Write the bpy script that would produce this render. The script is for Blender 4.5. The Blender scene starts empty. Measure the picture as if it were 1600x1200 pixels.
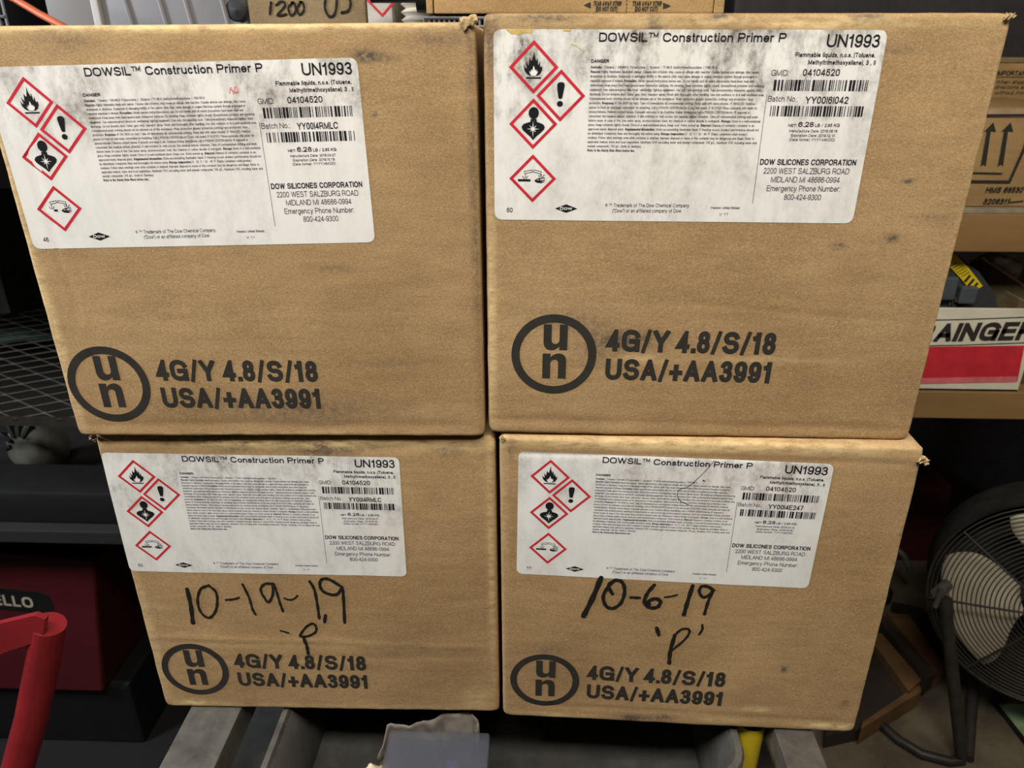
import bpy, bmesh, math, random
from mathutils import Vector, Matrix, noise
from mathutils.geometry import tessellate_polygon
random.seed(7)
S = bpy.context.scene
COL = S.collection
# ------------------------------------------------------------------ camera, world, lights, exposure
Z0 = 0.70                                            # height of the cart rails the cartons stand on
F = 1161.67
CP = Vector((0.36901, -0.51981, 0.59029 + Z0))
RT = Vector((9.99428177e-01, 3.38127991e-02, 1.19550050e-04))
UP = Vector((-0.01389344, 0.40742936, 0.91313104))
FW = Vector((-0.03082681, 0.91261055, -0.40766616))
cam = bpy.data.cameras.new('camera'); co = bpy.data.objects.new('camera', cam); COL.objects.link(co)
M = Matrix((RT, UP, -FW)).transposed().to_4x4(); M.translation = CP; co.matrix_world = M
cam.sensor_width = 36; cam.lens = F / 1600 * 36; cam.clip_start = 0.02; cam.clip_end = 50
cam.dof.use_dof = True; cam.dof.focus_distance = 0.60; cam.dof.aperture_fstop = 13
S.camera = co
S.view_settings.view_transform = 'Standard'; S.view_settings.look = 'None'
S.view_settings.gamma = 1; S.view_settings.use_curve_mapping = False
S.view_settings.exposure = 0.0
W = bpy.data.worlds.new('world'); S.world = W; W.use_nodes = True
W.node_tree.nodes['Background'].inputs[0].default_value = (.8, .85, 1, 1)
W.node_tree.nodes['Background'].inputs[1].default_value = .035
def area(name, loc, target, sx, sy, power, col):
    l = bpy.data.lights.new(name, 'AREA'); l.shape = 'RECTANGLE'; l.size = sx; l.size_y = sy; l.energy = power; l.color = col
    o = bpy.data.objects.new(name, l); COL.objects.link(o); o.location = loc
    o.rotation_euler = (Vector(target) - Vector(loc)).to_track_quat('-Z', 'Y').to_euler()
area('shop_light', (0.30, -0.82, 2.30), (0.30, -0.02, 0.95), 1.1, .25, 29, (1, .95, .86))
area('shop_light_left', (-1.3, -0.22, 1.7), (0.1, 0.0, 1.1), .4, .3, 28, (.88, .93, 1))
area('shop_light_right', (1.75, -0.5, 2.5), (1.2, 0.6, 0.6), .8, .25, 8, (1, .86, .66))

def ray(px, py): return FW + RT * ((px - 800) / F) - UP * ((py - 600) / F)
def aty(px, py, y):                                   # the point of the plane y = const seen at a pixel
    d = ray(px, py); return CP + d * ((y - CP.y) / d.y)
def atz(px, py, z):
    d = ray(px, py); return CP + d * ((z - CP.z) / d.z)

# ------------------------------------------------------------------ helpers
def srgb(r, g, b):
    f = lambda c: c / 12.92 if c <= .04045 else ((c + .055) / 1.055) ** 2.4
    return (f(r / 255), f(g / 255), f(b / 255), 1)
class NT:
    def __init__(s, name):
        s.m = bpy.data.materials.new(name); s.m.use_nodes = True; s.t = s.m.node_tree
        s.b = s.t.nodes['Principled BSDF']
    def n(s, typ, **kw):
        x = s.t.nodes.new(typ)
        for k, v in kw.items():
            if hasattr(x, k): setattr(x, k, v)
            else: x.inputs[k].default_value = v
        return x
    def l(s, a, b): s.t.links.new(a, b)
    def noise(s, scale, detail=4, rough=.6, stretch=None, seeded=False, src=None):
        tc = s.n('ShaderNodeTexCoord'); v = tc.outputs['Object']
        if stretch:
            mp = s.n('ShaderNodeMapping'); mp.inputs['Scale'].default_value = stretch; s.l(v, mp.inputs[0]); v = mp.outputs[0]
        nz = s.n('ShaderNodeTexNoise'); nz.inputs['Scale'].default_value = scale; nz.inputs['Detail'].default_value = detail
        nz.inputs['Roughness'].default_value = rough; s.l(v, nz.inputs['Vector'])
        if seeded:
            nz.noise_dimensions = '4D'; oi = s.n('ShaderNodeObjectInfo'); mu = s.n('ShaderNodeMath', operation='MULTIPLY')
            mu.inputs[1].default_value = 40; s.l(oi.outputs['Random'], mu.inputs[0]); s.l(mu.outputs[0], nz.inputs['W'])
        return nz.outputs[0]
    def ramp(s, fac, a, b, ca=(0, 0, 0, 1), cb=(1, 1, 1, 1)):
        r = s.n('ShaderNodeValToRGB'); r.color_ramp.elements[0].position = a; r.color_ramp.elements[1].position = b
        r.color_ramp.elements[0].color = ca; r.color_ramp.elements[1].color = cb; s.l(fac, r.inputs[0]); return r.outputs[0]
    def mix(s, fac, a, b, blend='MIX'):
        x = s.n('ShaderNodeMix', data_type='RGBA', blend_type=blend)
        for sock, v in ((x.inputs[0], fac), (x.inputs[6], a), (x.inputs[7], b)):
            if hasattr(v, 'is_output') or hasattr(v, 'links'): s.l(v, sock)
            else: sock.default_value = v
        return x.outputs[2]
    def math(s, op, a, b=0.0, c=0.0):
        x = s.n('ShaderNodeMath', operation=op)
        for i, v in enumerate((a, b, c)):
            if hasattr(v, 'links'): s.l(v, x.inputs[i])
            else: x.inputs[i].default_value = v
        return x.outputs[0]
    def bump(s, h, strength, dist):
        x = s.n('ShaderNodeBump'); x.inputs['Strength'].default_value = strength; x.inputs['Distance'].default_value = dist
        s.l(h, x.inputs['Height']); s.l(x.outputs[0], s.b.inputs['Normal'])
def simple(name, col, rough=.6, metal=0, var=.25, scale=30, bump=.0, trans=0, alpha=1, coat=0, spec=.5, stretch=None):
    k = NT(name); nz = k.noise(scale, 5, .6, stretch)
    a = tuple(c * (1 - var) for c in col[:3]) + (1,); b = tuple(min(1, c * (1 + var)) for c in col[:3]) + (1,)
    k.l(k.ramp(nz, .3, .7, a, b), k.b.inputs['Base Color'])
    k.b.inputs['Roughness'].default_value = rough; k.b.inputs['Metallic'].default_value = metal
    k.b.inputs['Transmission Weight'].default_value = trans; k.b.inputs['Alpha'].default_value = alpha
    k.b.inputs['Coat Weight'].default_value = coat; k.b.inputs['Specular IOR Level'].default_value = spec
    if bump: k.bump(nz, bump, .002)
    return k.m
MAT = {}
def card(name, light, dark, seeded=True):
    k = NT(name)
    big = k.noise(9, 3, .55, seeded=seeded); fib = k.noise(900, 3, .8, (.8, 1, 1.3), seeded); mid = k.noise(70, 4, .6, (.35, 1, 1.6), seeded)
    c = k.ramp(big, .3, .72, dark, light)
    f2 = k.ramp(fib, .36, .66, (.76, .75, .72, 1), (1.26, 1.25, 1.23, 1)); c = k.mix(1.0, c, f2, 'MULTIPLY')
    c = k.mix(.55, c, k.ramp(mid, .35, .68, (.84, .82, .78, 1), (1.14, 1.13, 1.11, 1)), 'MULTIPLY')
    spk = k.noise(1300, 3, .6, (.45, 1, 1), seeded); c = k.mix(k.ramp(spk, .56, .76, (0, 0, 0, 1), (.75, .75, .75, 1)), c, (.60, .48, .32, 1))
    st = k.n('ShaderNodeAttribute', attribute_name='stain').outputs['Fac']
    nz = k.noise(240, 5, .7, seeded=seeded); fac = k.math('MINIMUM', k.math('MULTIPLY', k.math('MULTIPLY', st, 1.7), k.ramp(nz, .32, .6)), .85)
    c = k.mix(fac, c, srgb(66, 66, 66))
    we = k.n('ShaderNodeAttribute', attribute_name='wear_highlight').outputs['Fac']
    fac2 = k.math('MULTIPLY', k.math('MULTIPLY', we, 1.5), k.ramp(k.noise(160, 5, .7, (.5, 1, 1.4), seeded), .34, .6)); c = k.mix(fac2, c, srgb(222, 194, 142))  # pale scuffs, with the bright edge highlights painted into the same colour
    k.l(c, k.b.inputs['Base Color']); k.b.inputs['Roughness'].default_value = .78; k.b.inputs['Specular IOR Level'].default_value = .25
    h = k.math('ADD', fib, k.math('MULTIPLY', mid, 1.4)); k.bump(h, .35, .0006)
    return k.m
MAT['card'] = card('cardboard', srgb(182, 151, 110), srgb(155, 125, 87))
MAT['card2'] = card('cardboard_old', srgb(176, 146, 100), srgb(150, 120, 80))
MAT['card3'] = card('cardboard_grey', srgb(150, 130, 98), srgb(120, 102, 74))
def paper():
    k = NT('label_paper')
    st = k.noise(55, 6, .72, (1.0, 1, .45), True); cl = k.noise(14, 3, .6, None, True); fn = k.noise(260, 5, .75, None, True)
    at = k.n('ShaderNodeAttribute', attribute_name='dirt').outputs['Fac']
    f = k.math('MULTIPLY', k.ramp(st, .42, .62), at)
    f = k.math('MULTIPLY', f, k.ramp(cl, .3, .62, (.25, .25, .25, 1), (1, 1, 1, 1)))
    f = k.math('MULTIPLY', f, k.ramp(fn, .30, .62, (.25, .25, .25, 1), (1, 1, 1, 1)))
    c = k.mix(f, srgb(236, 235, 230), srgb(120, 112, 102))
    c = k.mix(k.math('MULTIPLY', k.ramp(cl, .55, .8), .25), c, srgb(206, 194, 158))
    k.l(c, k.b.inputs['Base Color']); k.b.inputs['Roughness'].default_value = .42; k.bump(st, .1, .0003)
    return k.m
MAT['paper'] = paper()
def ink(name, col, thr=.70, back=(.5, .38, .24, 1), rough=.6, sc=700):
    k = NT(name); nz = k.noise(sc, 3, .7); c = k.mix(k.ramp(nz, thr, thr + .08), col, back)
    c = k.mix(.5, c, k.ramp(k.noise(90, 4, .6), .3, .7, (.75, .75, .75, 1), (1.25, 1.25, 1.25, 1)), 'MULTIPLY')
    k.l(c, k.b.inputs['Base Color']); k.b.inputs['Roughness'].default_value = rough; k.b.inputs['Specular IOR Level'].default_value = .2; return k.m
MAT['ink'] = ink('carton_ink', srgb(52, 49, 45), .72)
MAT['lblack'] = ink('label_black', srgb(28, 28, 32), .68, srgb(170, 170, 168), .5, 900)
MAT['lfine'] = ink('label_fine_print', srgb(44, 42, 46), .7, srgb(170, 170, 168), .5, 900)
MAT['lred'] = ink('label_red', srgb(200, 44, 58), .74, srgb(226, 150, 150), .5)
MAT['lwhite'] = simple('label_white', srgb(236, 235, 230), .5, var=.04)
MAT['marker'] = simple('marker_ink', srgb(30, 28, 26), .35, var=.4, scale=300)

def link(name, me, mats, parent=None, smooth=False):
    o = bpy.data.objects.new(name, me); COL.objects.link(o)
    for m in (mats if isinstance(mats, (list, tuple)) else [mats]): me.materials.append(m)
    if parent: o.parent = parent
    if smooth: me.shade_smooth()
    return o
def tag(o, label, cat, group=None, kind=None):
    if label: o['label'] = label
    if cat: o['category'] = cat
    if group: o['group'] = group
    if kind: o['kind'] = kind
    return o
def empty(name, loc, label, cat, group=None, rz=0):
    o = bpy.data.objects.new(name, None); COL.objects.link(o); o.location = loc; o.rotation_euler = (0, 0, rz); o.empty_display_size = .05
    return tag(o, label, cat, group)
class MB:
    def __init__(s): s.v = []; s.f = []
    def add(s, vs, fs):
        k = len(s.v); s.v += [tuple(v) for v in vs]; s.f += [tuple(i + k for i in f) for f in fs]; return s
    def box(s, a, b, bev=0, mat=None):
        bm = bmesh.new(); bmesh.ops.create_cube(bm, size=1)
        a, b = Vector(a), Vector(b)
        for v in bm.verts: v.co = Vector(((a[i] + b[i]) / 2 + v.co[i] * (b[i] - a[i]) for i in range(3)))
        if bev: bmesh.ops.bevel(bm, geom=list(bm.edges), offset=bev, segments=2, affect='EDGES', profile=.6)
        if mat: bm.transform(mat)
        bm.verts.ensure_lookup_table()
        s.add([v.co for v in bm.verts], [[v.index for v in f.verts] for f in bm.faces]); bm.free(); return s
    def tube(s, pts, r, seg=10, closed=False, cap=True):
        pts = [Vector(p) for p in pts]; n = len(pts); rs = r if isinstance(r, (list, tuple)) else [r] * n
        base = len(s.v); prev = None
        for i, p in enumerate(pts):
            a = pts[(i - 1) % n] if (closed or i > 0) else p; b = pts[(i + 1) % n] if (closed or i < n - 1) else p
            t = (b - a).normalized()
            if prev is None:
                up = Vector((0, 0, 1)) if abs(t.z) < .9 else Vector((1, 0, 0)); x = t.cross(up).normalized()
            else: x = (prev - t * prev.dot(t)).normalized()
            prev = x; y = t.cross(x)
            for k in range(seg):
                an = 2 * math.pi * k / seg; s.v.append(tuple(p + (x * math.cos(an) + y * math.sin(an)) * rs[i]))
        for i in range(n if closed else n - 1):
            for k in range(seg):
                j = (i + 1) % n; s.f.append((base + i * seg + k, base + i * seg + (k + 1) % seg, base + j * seg + (k + 1) % seg, base + j * seg + k))
        if cap and not closed:
            s.f.append(tuple(base + k for k in range(seg))[::-1]); s.f.append(tuple(base + (n - 1) * seg + k for k in range(seg)))
        return s
    def lathe(s, prof, seg=32, mat=Matrix()):
        base = len(s.v); n = len(prof)
        for k in range(seg):
            an = 2 * math.pi * k / seg
            for r, z in prof: s.v.append(tuple(mat @ Vector((r * math.cos(an), r * math.sin(an), z))))
        for k in range(seg):
            for i in range(n - 1): s.f.append((base + k * n + i, base + ((k + 1) % seg) * n + i, base + ((k + 1) % seg) * n + i + 1, base + k * n + i + 1))
        return s
    def prism(s, poly, y0, y1, fn=lambda x, y, z: (x, y, z)):      # polygon in x,z extruded along y
        n = len(poly); base = len(s.v)
        for y in (y0, y1):
            for x, z in poly: s.v.append(tuple(fn(x, y, z)))
        s.f.append(tuple(base + i for i in range(n))); s.f.append(tuple(base + n + i for i in reversed(range(n))))
        for i in range(n): s.f.append((base + i, base + n + i, base + n + (i + 1) % n, base + (i + 1) % n))
        return s
    def build(s, name, mats, parent=None, smooth=False, fix=True):
        me = bpy.data.meshes.new(name); me.from_pydata(s.v, [], s.f); me.validate()
        if fix:
            bm = bmesh.new(); bm.from_mesh(me); bmesh.ops.recalc_face_normals(bm, faces=bm.faces); bm.to_mesh(me); bm.free()
        o = link(name, me, mats, parent, smooth)
        if smooth:
            me.shade_smooth()
            try: me.set_sharp_from_angle(angle=math.radians(40))
            except Exception: pass
        return o

# ------------------------------------------------------------------ stroke font (grotesque letterforms)
def A(cx, cy, rx, ry, a0, a1): return ('a', cx, cy, rx, ry, a0, a1)
O_ = [(1, .35), A(.5, .65, .5, .35, 0, 180), A(.5, .35, .5, .35, 180, 360)]
BOWL = A(.5, .365, .5, .365, 0, 360)
X = .73
G = {
'A': (.93, [[(0, 0), (.5, 1), (1, 0)], [(.19, .30), (.81, .30)]]),
'B': (.90, [[(0, 0), (0, 1), (.55, 1), A(.58, .77, .36, .23, 90, -90), (0, .54)], [(.55, .54), A(.6, .27, .4, .27, 90, -90), (0, 0)]]),
'C': (.98, [[A(.5, .66, .5, .34, 22, 180), A(.5, .34, .5, .34, 180, 338)]]),
'D': (.96, [[(0, 0), (0, 1), (.42, 1), A(.45, .62, .55, .38, 90, 0), A(.45, .38, .55, .38, 0, -90), (0, 0)]]),
'E': (.84, [[(1, 1), (0, 1), (0, 0), (1, 0)], [(0, .52), (.93, .52)]]),
'F': (.78, [[(1, 1), (0, 1), (0, 0)], [(0, .5), (.88, .5)]]),
'G': (1.03, [[A(.5, .66, .5, .34, 22, 180), A(.5, .34, .5, .34, 180, 350), (1, .47), (.55, .47)], [(1, .47), (1, 0)]]),
'H': (.94, [[(0, 0), (0, 1)], [(1, 0), (1, 1)], [(0, .52), (1, .52)]]),
'I': (.2, [[(.5, 0), (.5, 1)]]),
'J': (.66, [[(1, 1), A(.5, .28, .5, .28, 0, -175)]]),
'K': (.92, [[(0, 0), (0, 1)], [(1, 1), (0, .38)], [(.3, .6), (1, 0)]]),
'L': (.74, [[(0, 1), (0, 0), (1, 0)]]),
'M': (1.1, [[(0, 0), (0, 1), (.5, .0), (1, 1), (1, 0)]]),
'N': (.94, [[(0, 0), (0, 1), (1, 0), (1, 1)]]),
'O': (1.04, [O_]),
'P': (.88, [[(0, 0), (0, 1), (.55, 1), A(.6, .72, .4, .28, 90, -90), (0, .44)]]),
'Q': (1.04, [O_, [(.6, .25), (1, -.03)]]),
'R': (.95, [[(0, 0), (0, 1), (.55, 1), A(.56, .73, .36, .27, 90, -90), (0, .46)], [(.55, .46), (.85, .33), (.95, 0)]]),
'S': (.92, [[A(.5, .755, .45, .245, 18, 255), A(.5, .265, .5, .265, 75, -162)]]),
'T': (.86, [[(0, 1), (1, 1)], [(.5, 1), (.5, 0)]]),
'U': (.94, [[(0, 1), A(.5, .33, .5, .33, 180, 360), (1, 1)]]),
'V': (.92, [[(0, 1), (.5, 0), (1, 1)]]),
'W': (1.36, [[(0, 1), (.25, 0), (.5, 1), (.75, 0), (1, 1)]]),
'X': (.92, [[(0, 0), (1, 1)], [(0, 1), (1, 0)]]),
'Y': (.92, [[(0, 1), (.5, .42), (1, 1)], [(.5, .45), (.5, 0)]]),
'Z': (.84, [[(0, 1), (1, 1), (0, 0), (1, 0)]]),
'0': (.72, [O_]),
'1': (.50, [[(.78, 0), (.78, 1)], [(.72, .95), (.5, .8), (.05, .78)]]),
'2': (.72, [[A(.5, .71, .48, .29, 172, -28), (.04, 0), (1, 0)]]),
'3': (.72, [[A(.48, .77, .44, .23, 160, -90), (.42, .54)], [(.42, .54), A(.48, .27, .52, .27, 90, -160)]]),
'4': (.74, [[(.76, 0), (.76, 1), (0, .24), (1.02, .24)]]),
'5': (.72, [[(.92, 1), (.16, 1), (.08, .5), A(.5, .33, .5, .33, 135, -162)]]),
'6': (.72, [[A(.5, .31, .5, .31, 0, 360)], [(0, .31), A(.52, .66, .52, .34, 180, 28)]]),
'7': (.72, [[(0, 1), (1, 1), (.35, 0)]]),
'8': (.72, [[A(.5, .765, .42, .235, 0, 360)], [A(.5, .27, .5, .27, 0, 360)]]),
'9': (.72, [[A(.5, .69, .5, .31, 0, 360)], [(1, .69), A(.48, .34, .52, .34, 0, -152)]]),
'a': (.70, [[(.9, 0), (.9, .5), A(.47, .5, .43, .23, 0, 158)], [(.9, .42), (.5, .42), A(.42, .21, .42, .21, 90, 270), (.6, 0), (.9, .15)]]),
'b': (.70, [[(0, 0), (0, 1)], [BOWL]]), 'c': (.66, [[A(.5, .365, .5, .365, 42, 318)]]),
'd': (.70, [[(1, 0), (1, 1)], [BOWL]]), 'e': (.70, [[(0, .38), (1, .38), A(.5, .365, .5, .365, 0, 318)]]),
'f': (.36, [[(.4, 0), (.4, .82), (.6, 1), (1, 1)], [(0, X), (.95, X)]]),
'g': (.70, [[BOWL], [(1, X), (1, -.05), A(.5, -.05, .5, .23, 0, -160)]]),
'h': (.68, [[(0, 0), (0, 1)], [(0, .45), A(.5, .45, .5, .28, 180, 0), (1, 0)]]),
'i': (.18, [[(.5, 0), (.5, X)], [(.5, .97), (.5, 1)]]), 'j': (.24, [[(.9, X), (.9, -.2), (0, -.28)], [(.9, .97), (.9, 1)]]),
'k': (.66, [[(0, 0), (0, 1)], [(1, X), (0, .25)], [(.35, .42), (1, 0)]]), 'l': (.18, [[(.5, 0), (.5, 1)]]),
'm': (1.06, [[(0, 0), (0, X)], [(0, .48), A(.25, .48, .25, .25, 180, 0), (.5, 0)], [(.5, .48), A(.75, .48, .25, .25, 180, 0), (1, 0)]]),
'n': (.68, [[(0, 0), (0, X)], [(0, .45), A(.5, .45, .5, .28, 180, 0), (1, 0)]]), 'o': (.72, [[BOWL]]),
'p': (.70, [[(0, -.28), (0, X)], [BOWL]]), 'q': (.70, [[(1, -.28), (1, X)], [BOWL]]),
'r': (.42, [[(0, 0), (0, X)], [(0, .42), A(.7, .42, .7, .31, 180, 90), (1, X)]]),
's': (.62, [[A(.5, .55, .44, .18, 20, 255), A(.5, .195, .5, .195, 75, -160)]]),
't': (.36, [[(.4, .97), (.4, .14), (.6, 0), (1, 0)], [(0, X), (.95, X)]]),
'u': (.68, [[(0, X), A(.5, .28, .5, .28, 180, 360)], [(1, X), (1, 0)]]),
'v': (.66, [[(0, X), (.5, 0), (1, X)]]), 'w': (.98, [[(0, X), (.25, 0), (.5, X), (.75, 0), (1, X)]]),
'x': (.64, [[(0, 0), (1, X)], [(0, X), (1, 0)]]), 'y': (.66, [[(0, X), (.5, 0)], [(1, X), (.4, -.2), (.05, -.28)]]),
'z': (.62, [[(0, X), (1, X), (0, 0), (1, 0)]]),
'.': (.2, [[(.5, 0), (.5, .01)]]), ',': (.2, [[(.5, 0), (.5, .01)], [(.7, 0), (.4, -.1)]]),
':': (.2, [[(.5, 0), (.5, .01)], [(.5, X), (.5, .72)]]), ';': (.2, [[(.5, 0), (.5, .01)], [(.7, 0), (.4, -.1)], [(.5, X), (.5, .72)]]),
'/': (.50, [[(.0, -.06), (1, 1.02)]]), '-': (.36, [[(0, .37), (1, .37)]]), '+': (.76, [[(0, .38), (1, .38)], [(.5, .02), (.5, .74)]]),
'(': (.26, [[(1, 1.02), (.15, .75), (0, .4), (.15, .0), (1, -.25)]]), ')': (.26, [[(0, 1.02), (.85, .75), (1, .4), (.85, .0), (0, -.25)]]),
'"': (.34, [[(0, .75), (0, 1)], [(1, .75), (1, 1)]]), "'": (.16, [[(.5, .75), (.5, 1)]]),
'°': (.34, [[A(.5, .85, .5, .15, 0, 360)]]),
'®': (.80, [[A(.5, .55, .5, .42, 0, 360)], [(.3, .35), (.3, .75), (.65, .72), (.65, .58), (.3, .55)], [(.5, .55), (.72, .35)]]),
'™': (1.15, [[(0, 1), (.42, 1)], [(.21, 1), (.21, .5)], [(.55, .5), (.55, 1), (.775, .55), (1, 1), (1, .5)]]),
}
ZONE = {c: (0, X) for c in 'vwxz'}; ZONE['y'] = (-.28, X)
for c in 'AVWMNKXYZ47': ZONE[c] = (0, 1)
def clip(poly, y0, y1):
    for sgn, lim in ((1, y0), (-1, y1)):
        out = []
        for i in range(len(poly)):
            a, b = poly[i], poly[(i + 1) % len(poly)]
            da, db = sgn * (a[1] - lim), sgn * (b[1] - lim)
            if da >= 0: out.append(a)
            if (da > 0 > db) or (da < 0 < db):
                t = da / (da - db); out.append((a[0] + (b[0] - a[0]) * t, lim))
        poly = out
        if len(poly) < 3: return []
    return poly
def ribbon(pts, hw, closed=False, ext=True, ws=None):
    P = [pts[0]]
    for p in pts[1:]:
        if abs(p[0] - P[-1][0]) + abs(p[1] - P[-1][1]) > 1e-7: P.append(p)
    if closed and len(P) > 2 and abs(P[0][0] - P[-1][0]) + abs(P[0][1] - P[-1][1]) < 1e-6: P.pop()
    n = len(P)
    if n < 2: return []
    def d(a, b):
        x, y = b[0] - a[0], b[1] - a[1]; q = math.hypot(x, y) or 1; return x / q, y / q
    if ext and not closed:
        a = d(P[1], P[0]); b = d(P[-2], P[-1])
        P[0] = (P[0][0] + a[0] * hw, P[0][1] + a[1] * hw); P[-1] = (P[-1][0] + b[0] * hw, P[-1][1] + b[1] * hw)
    L, R = [], []
    for i in range(n):
        w = ws[min(i, len(ws) - 1)] if ws else hw
        if closed or 0 < i < n - 1:
            a = d(P[i - 1], P[i]); b = d(P[i], P[(i + 1) % n]); nx, ny = -(a[1] + b[1]), a[0] + b[0]; q = math.hypot(nx, ny)
            if q < 1e-4: nx, ny, m = -a[1], a[0], 1
            else: nx, ny = nx / q, ny / q; m = min(1 / max(.05, nx * -a[1] + ny * a[0]), 4.0)
        else:
            a = d(P[0], P[1]) if i == 0 else d(P[-2], P[-1]); nx, ny, m = -a[1], a[0], 1
        L.append((P[i][0] + nx * w * m, P[i][1] + ny * w * m)); R.append((P[i][0] - nx * w * m, P[i][1] - ny * w * m))
    return [[L[i], R[i], R[(i + 1) % n], L[(i + 1) % n]] for i in range(n if closed else n - 1)]
def glyph(ch, wd, hw, seg):
    g, strokes = G[ch]; k = .62 if ch in '™®°' else .8 if ch == '/' else 1; h = hw * k; ww = max(wd - 2 * h, 0); low = ch.islower()
    def my(y):
        if not low: return h + y * (1 - 2 * h)
        if y < 0: return h + y * (.28) / .28
        if y <= X: return h + y / X * (X - 2 * h)
        return X - h + (y - X) / (1 - X) * (1 - X)
    out = []; z = ZONE.get(ch)
    for st in strokes:
        pts = []
        for p in st:
            if p[0] == 'a':
                _, cx, cy, rx, ry, a0, a1 = p; m = max(2, int(abs(a1 - a0) / 180 * seg + .5))
                for i in range(m + 1):
                    a = math.radians(a0 + (a1 - a0) * i / m); c, s_ = math.cos(a), math.sin(a)
                    ex_ = 1 if low else .93; c = math.copysign(abs(c) ** ex_, c); s_ = math.copysign(abs(s_) ** ex_, s_); pts.append((cx + rx * c, cy + ry * s_))
            else: pts.append(p)
        pts = [(h + x * ww if ww else wd / 2, my(y)) for x, y in pts]
        closed = len(pts) > 3 and abs(pts[0][0] - pts[-1][0]) + abs(pts[0][1] - pts[-1][1]) < 1e-6
        for q in ribbon(pts, h, closed):
            if z: q = clip(q, *z)
            if q: out.append(q)
    return out
def text(out, s, x0, y0, x1, y1, cap, wt=.14, seg=5, sb=.11, space=.36, slant=0.0):
    """appends polygons of a line of text whose baseline runs x0,y0 -> x1,y1"""
    L = math.hypot(x1 - x0, y1 - y0) / cap
    adv = [(max(G[c][0], wt) if c != ' ' else space) for c in s]; nat = sum(adv) + (sb + .0) * (len(s) - 1); k = L / nat; hw = wt / 2
    ca, sa = (x1 - x0) / (L * cap), (y1 - y0) / (L * cap); x = 0
    for c, a in zip(s, adv):
        if c != ' ':
            wd = max(a * k, wt)
            for q in glyph(c, wd, min(hw, wd / 2), seg):
                out.append([(x0 + ((px_ + x + slant * py_) * ca - py_ * sa) * cap, y0 + ((px_ + x + slant * py_) * sa + py_ * ca) * cap) for px_, py_ in q])
        x += (a + sb) * k
def disc(cx, cy, r, n=24): return [(cx + r * math.cos(2 * math.pi * i / n), cy + r * math.sin(2 * math.pi * i / n)) for i in range(n)]
def smooth(pts, m=5):
    P = [pts[0]] + list(pts) + [pts[-1]]; out = []
    for i in range(1, len(P) - 2):
        a, b, c, d = P[i - 1], P[i], P[i + 1], P[i + 2]
        for k in range(m):
            t = k / m
            out.append(tuple(.5 * ((2 * b[j]) + (-a[j] + c[j]) * t + (2 * a[j] - 5 * b[j] + 4 * c[j] - d[j]) * t * t + (-a[j] + 3 * b[j] - 3 * c[j] + d[j]) * t ** 3) for j in (0, 1)))
    return out + [tuple(P[-2])]
def hand(out, strokes, k=1.0, sc=1.0):
    for w, pts in strokes:
        p = smooth(pts); n = len(p)
        ws = [w / 2 * k * (1 + .14 * math.sin(i * 1.7 + w)) for i in range(n)]
        out += ribbon(p, w / 2 * k, False, False, ws); out.append(disc(*p[0], ws[0], 10)); out.append(disc(*p[-1], ws[-1], 10))
def flat(name, polys, to3, mat, parent, sc=1.0):
    vs, fs = [], []
    for q in polys:
        k = len(vs); vs += [tuple(to3(p[0] * sc, p[1] * sc)) for p in q]
        if len(q) <= 4 or getattr(q, 'convex', False): fs.append(tuple(range(k, k + len(q))))
        else:
            for t in tessellate_polygon([[Vector((p[0], p[1], 0)) for p in q]]): fs.append(tuple(k + i for i in t))
    me = bpy.data.meshes.new(name); me.from_pydata(vs, [], fs); me.validate()
    return link(name, me, mat, parent)

# ------------------------------------------------------------------ room shell
MAT['floor'] = NT('concrete_floor')
k = MAT['floor']; c = k.ramp(k.noise(5, 7, .65), .3, .7, srgb(74, 68, 54), srgb(122, 112, 90)); c = k.mix(k.ramp(k.noise(60, 4, .7), .62, .7), c, srgb(70, 62, 50))
k.l(c, k.b.inputs['Base Color']); k.b.inputs['Roughness'].default_value = .7; k.bump(k.noise(90, 4), .2, .002); MAT['floor'] = k.m
MAT['wall'] = simple('dark_wall_paint', srgb(46, 44, 46), .8, scale=4)
def slab(name, a, b, mat):
    o = MB().box(a, b).build(name, mat); o['kind'] = 'structure'; return o
slab('floor', (-3, -3, -.1), (3.2, 3, 0), MAT['floor'])
slab('wall_back', (-3, 2.6, 0), (3.2, 2.7, 2.9), MAT['wall'])
slab('wall_left', (-3.1, -3, 0), (-3, 2.7, 2.9), MAT['wall'])
slab('wall_right', (3.2, -3, 0), (3.3, 2.7, 2.9), MAT['wall'])
slab('wall_front', (-3.1, -3.1, 0), (3.3, -3, 2.9), MAT['wall'])
slab('ceiling', (-3.1, -3.1, 2.9), (3.3, 2.7, 3.0), MAT['wall'])

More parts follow.
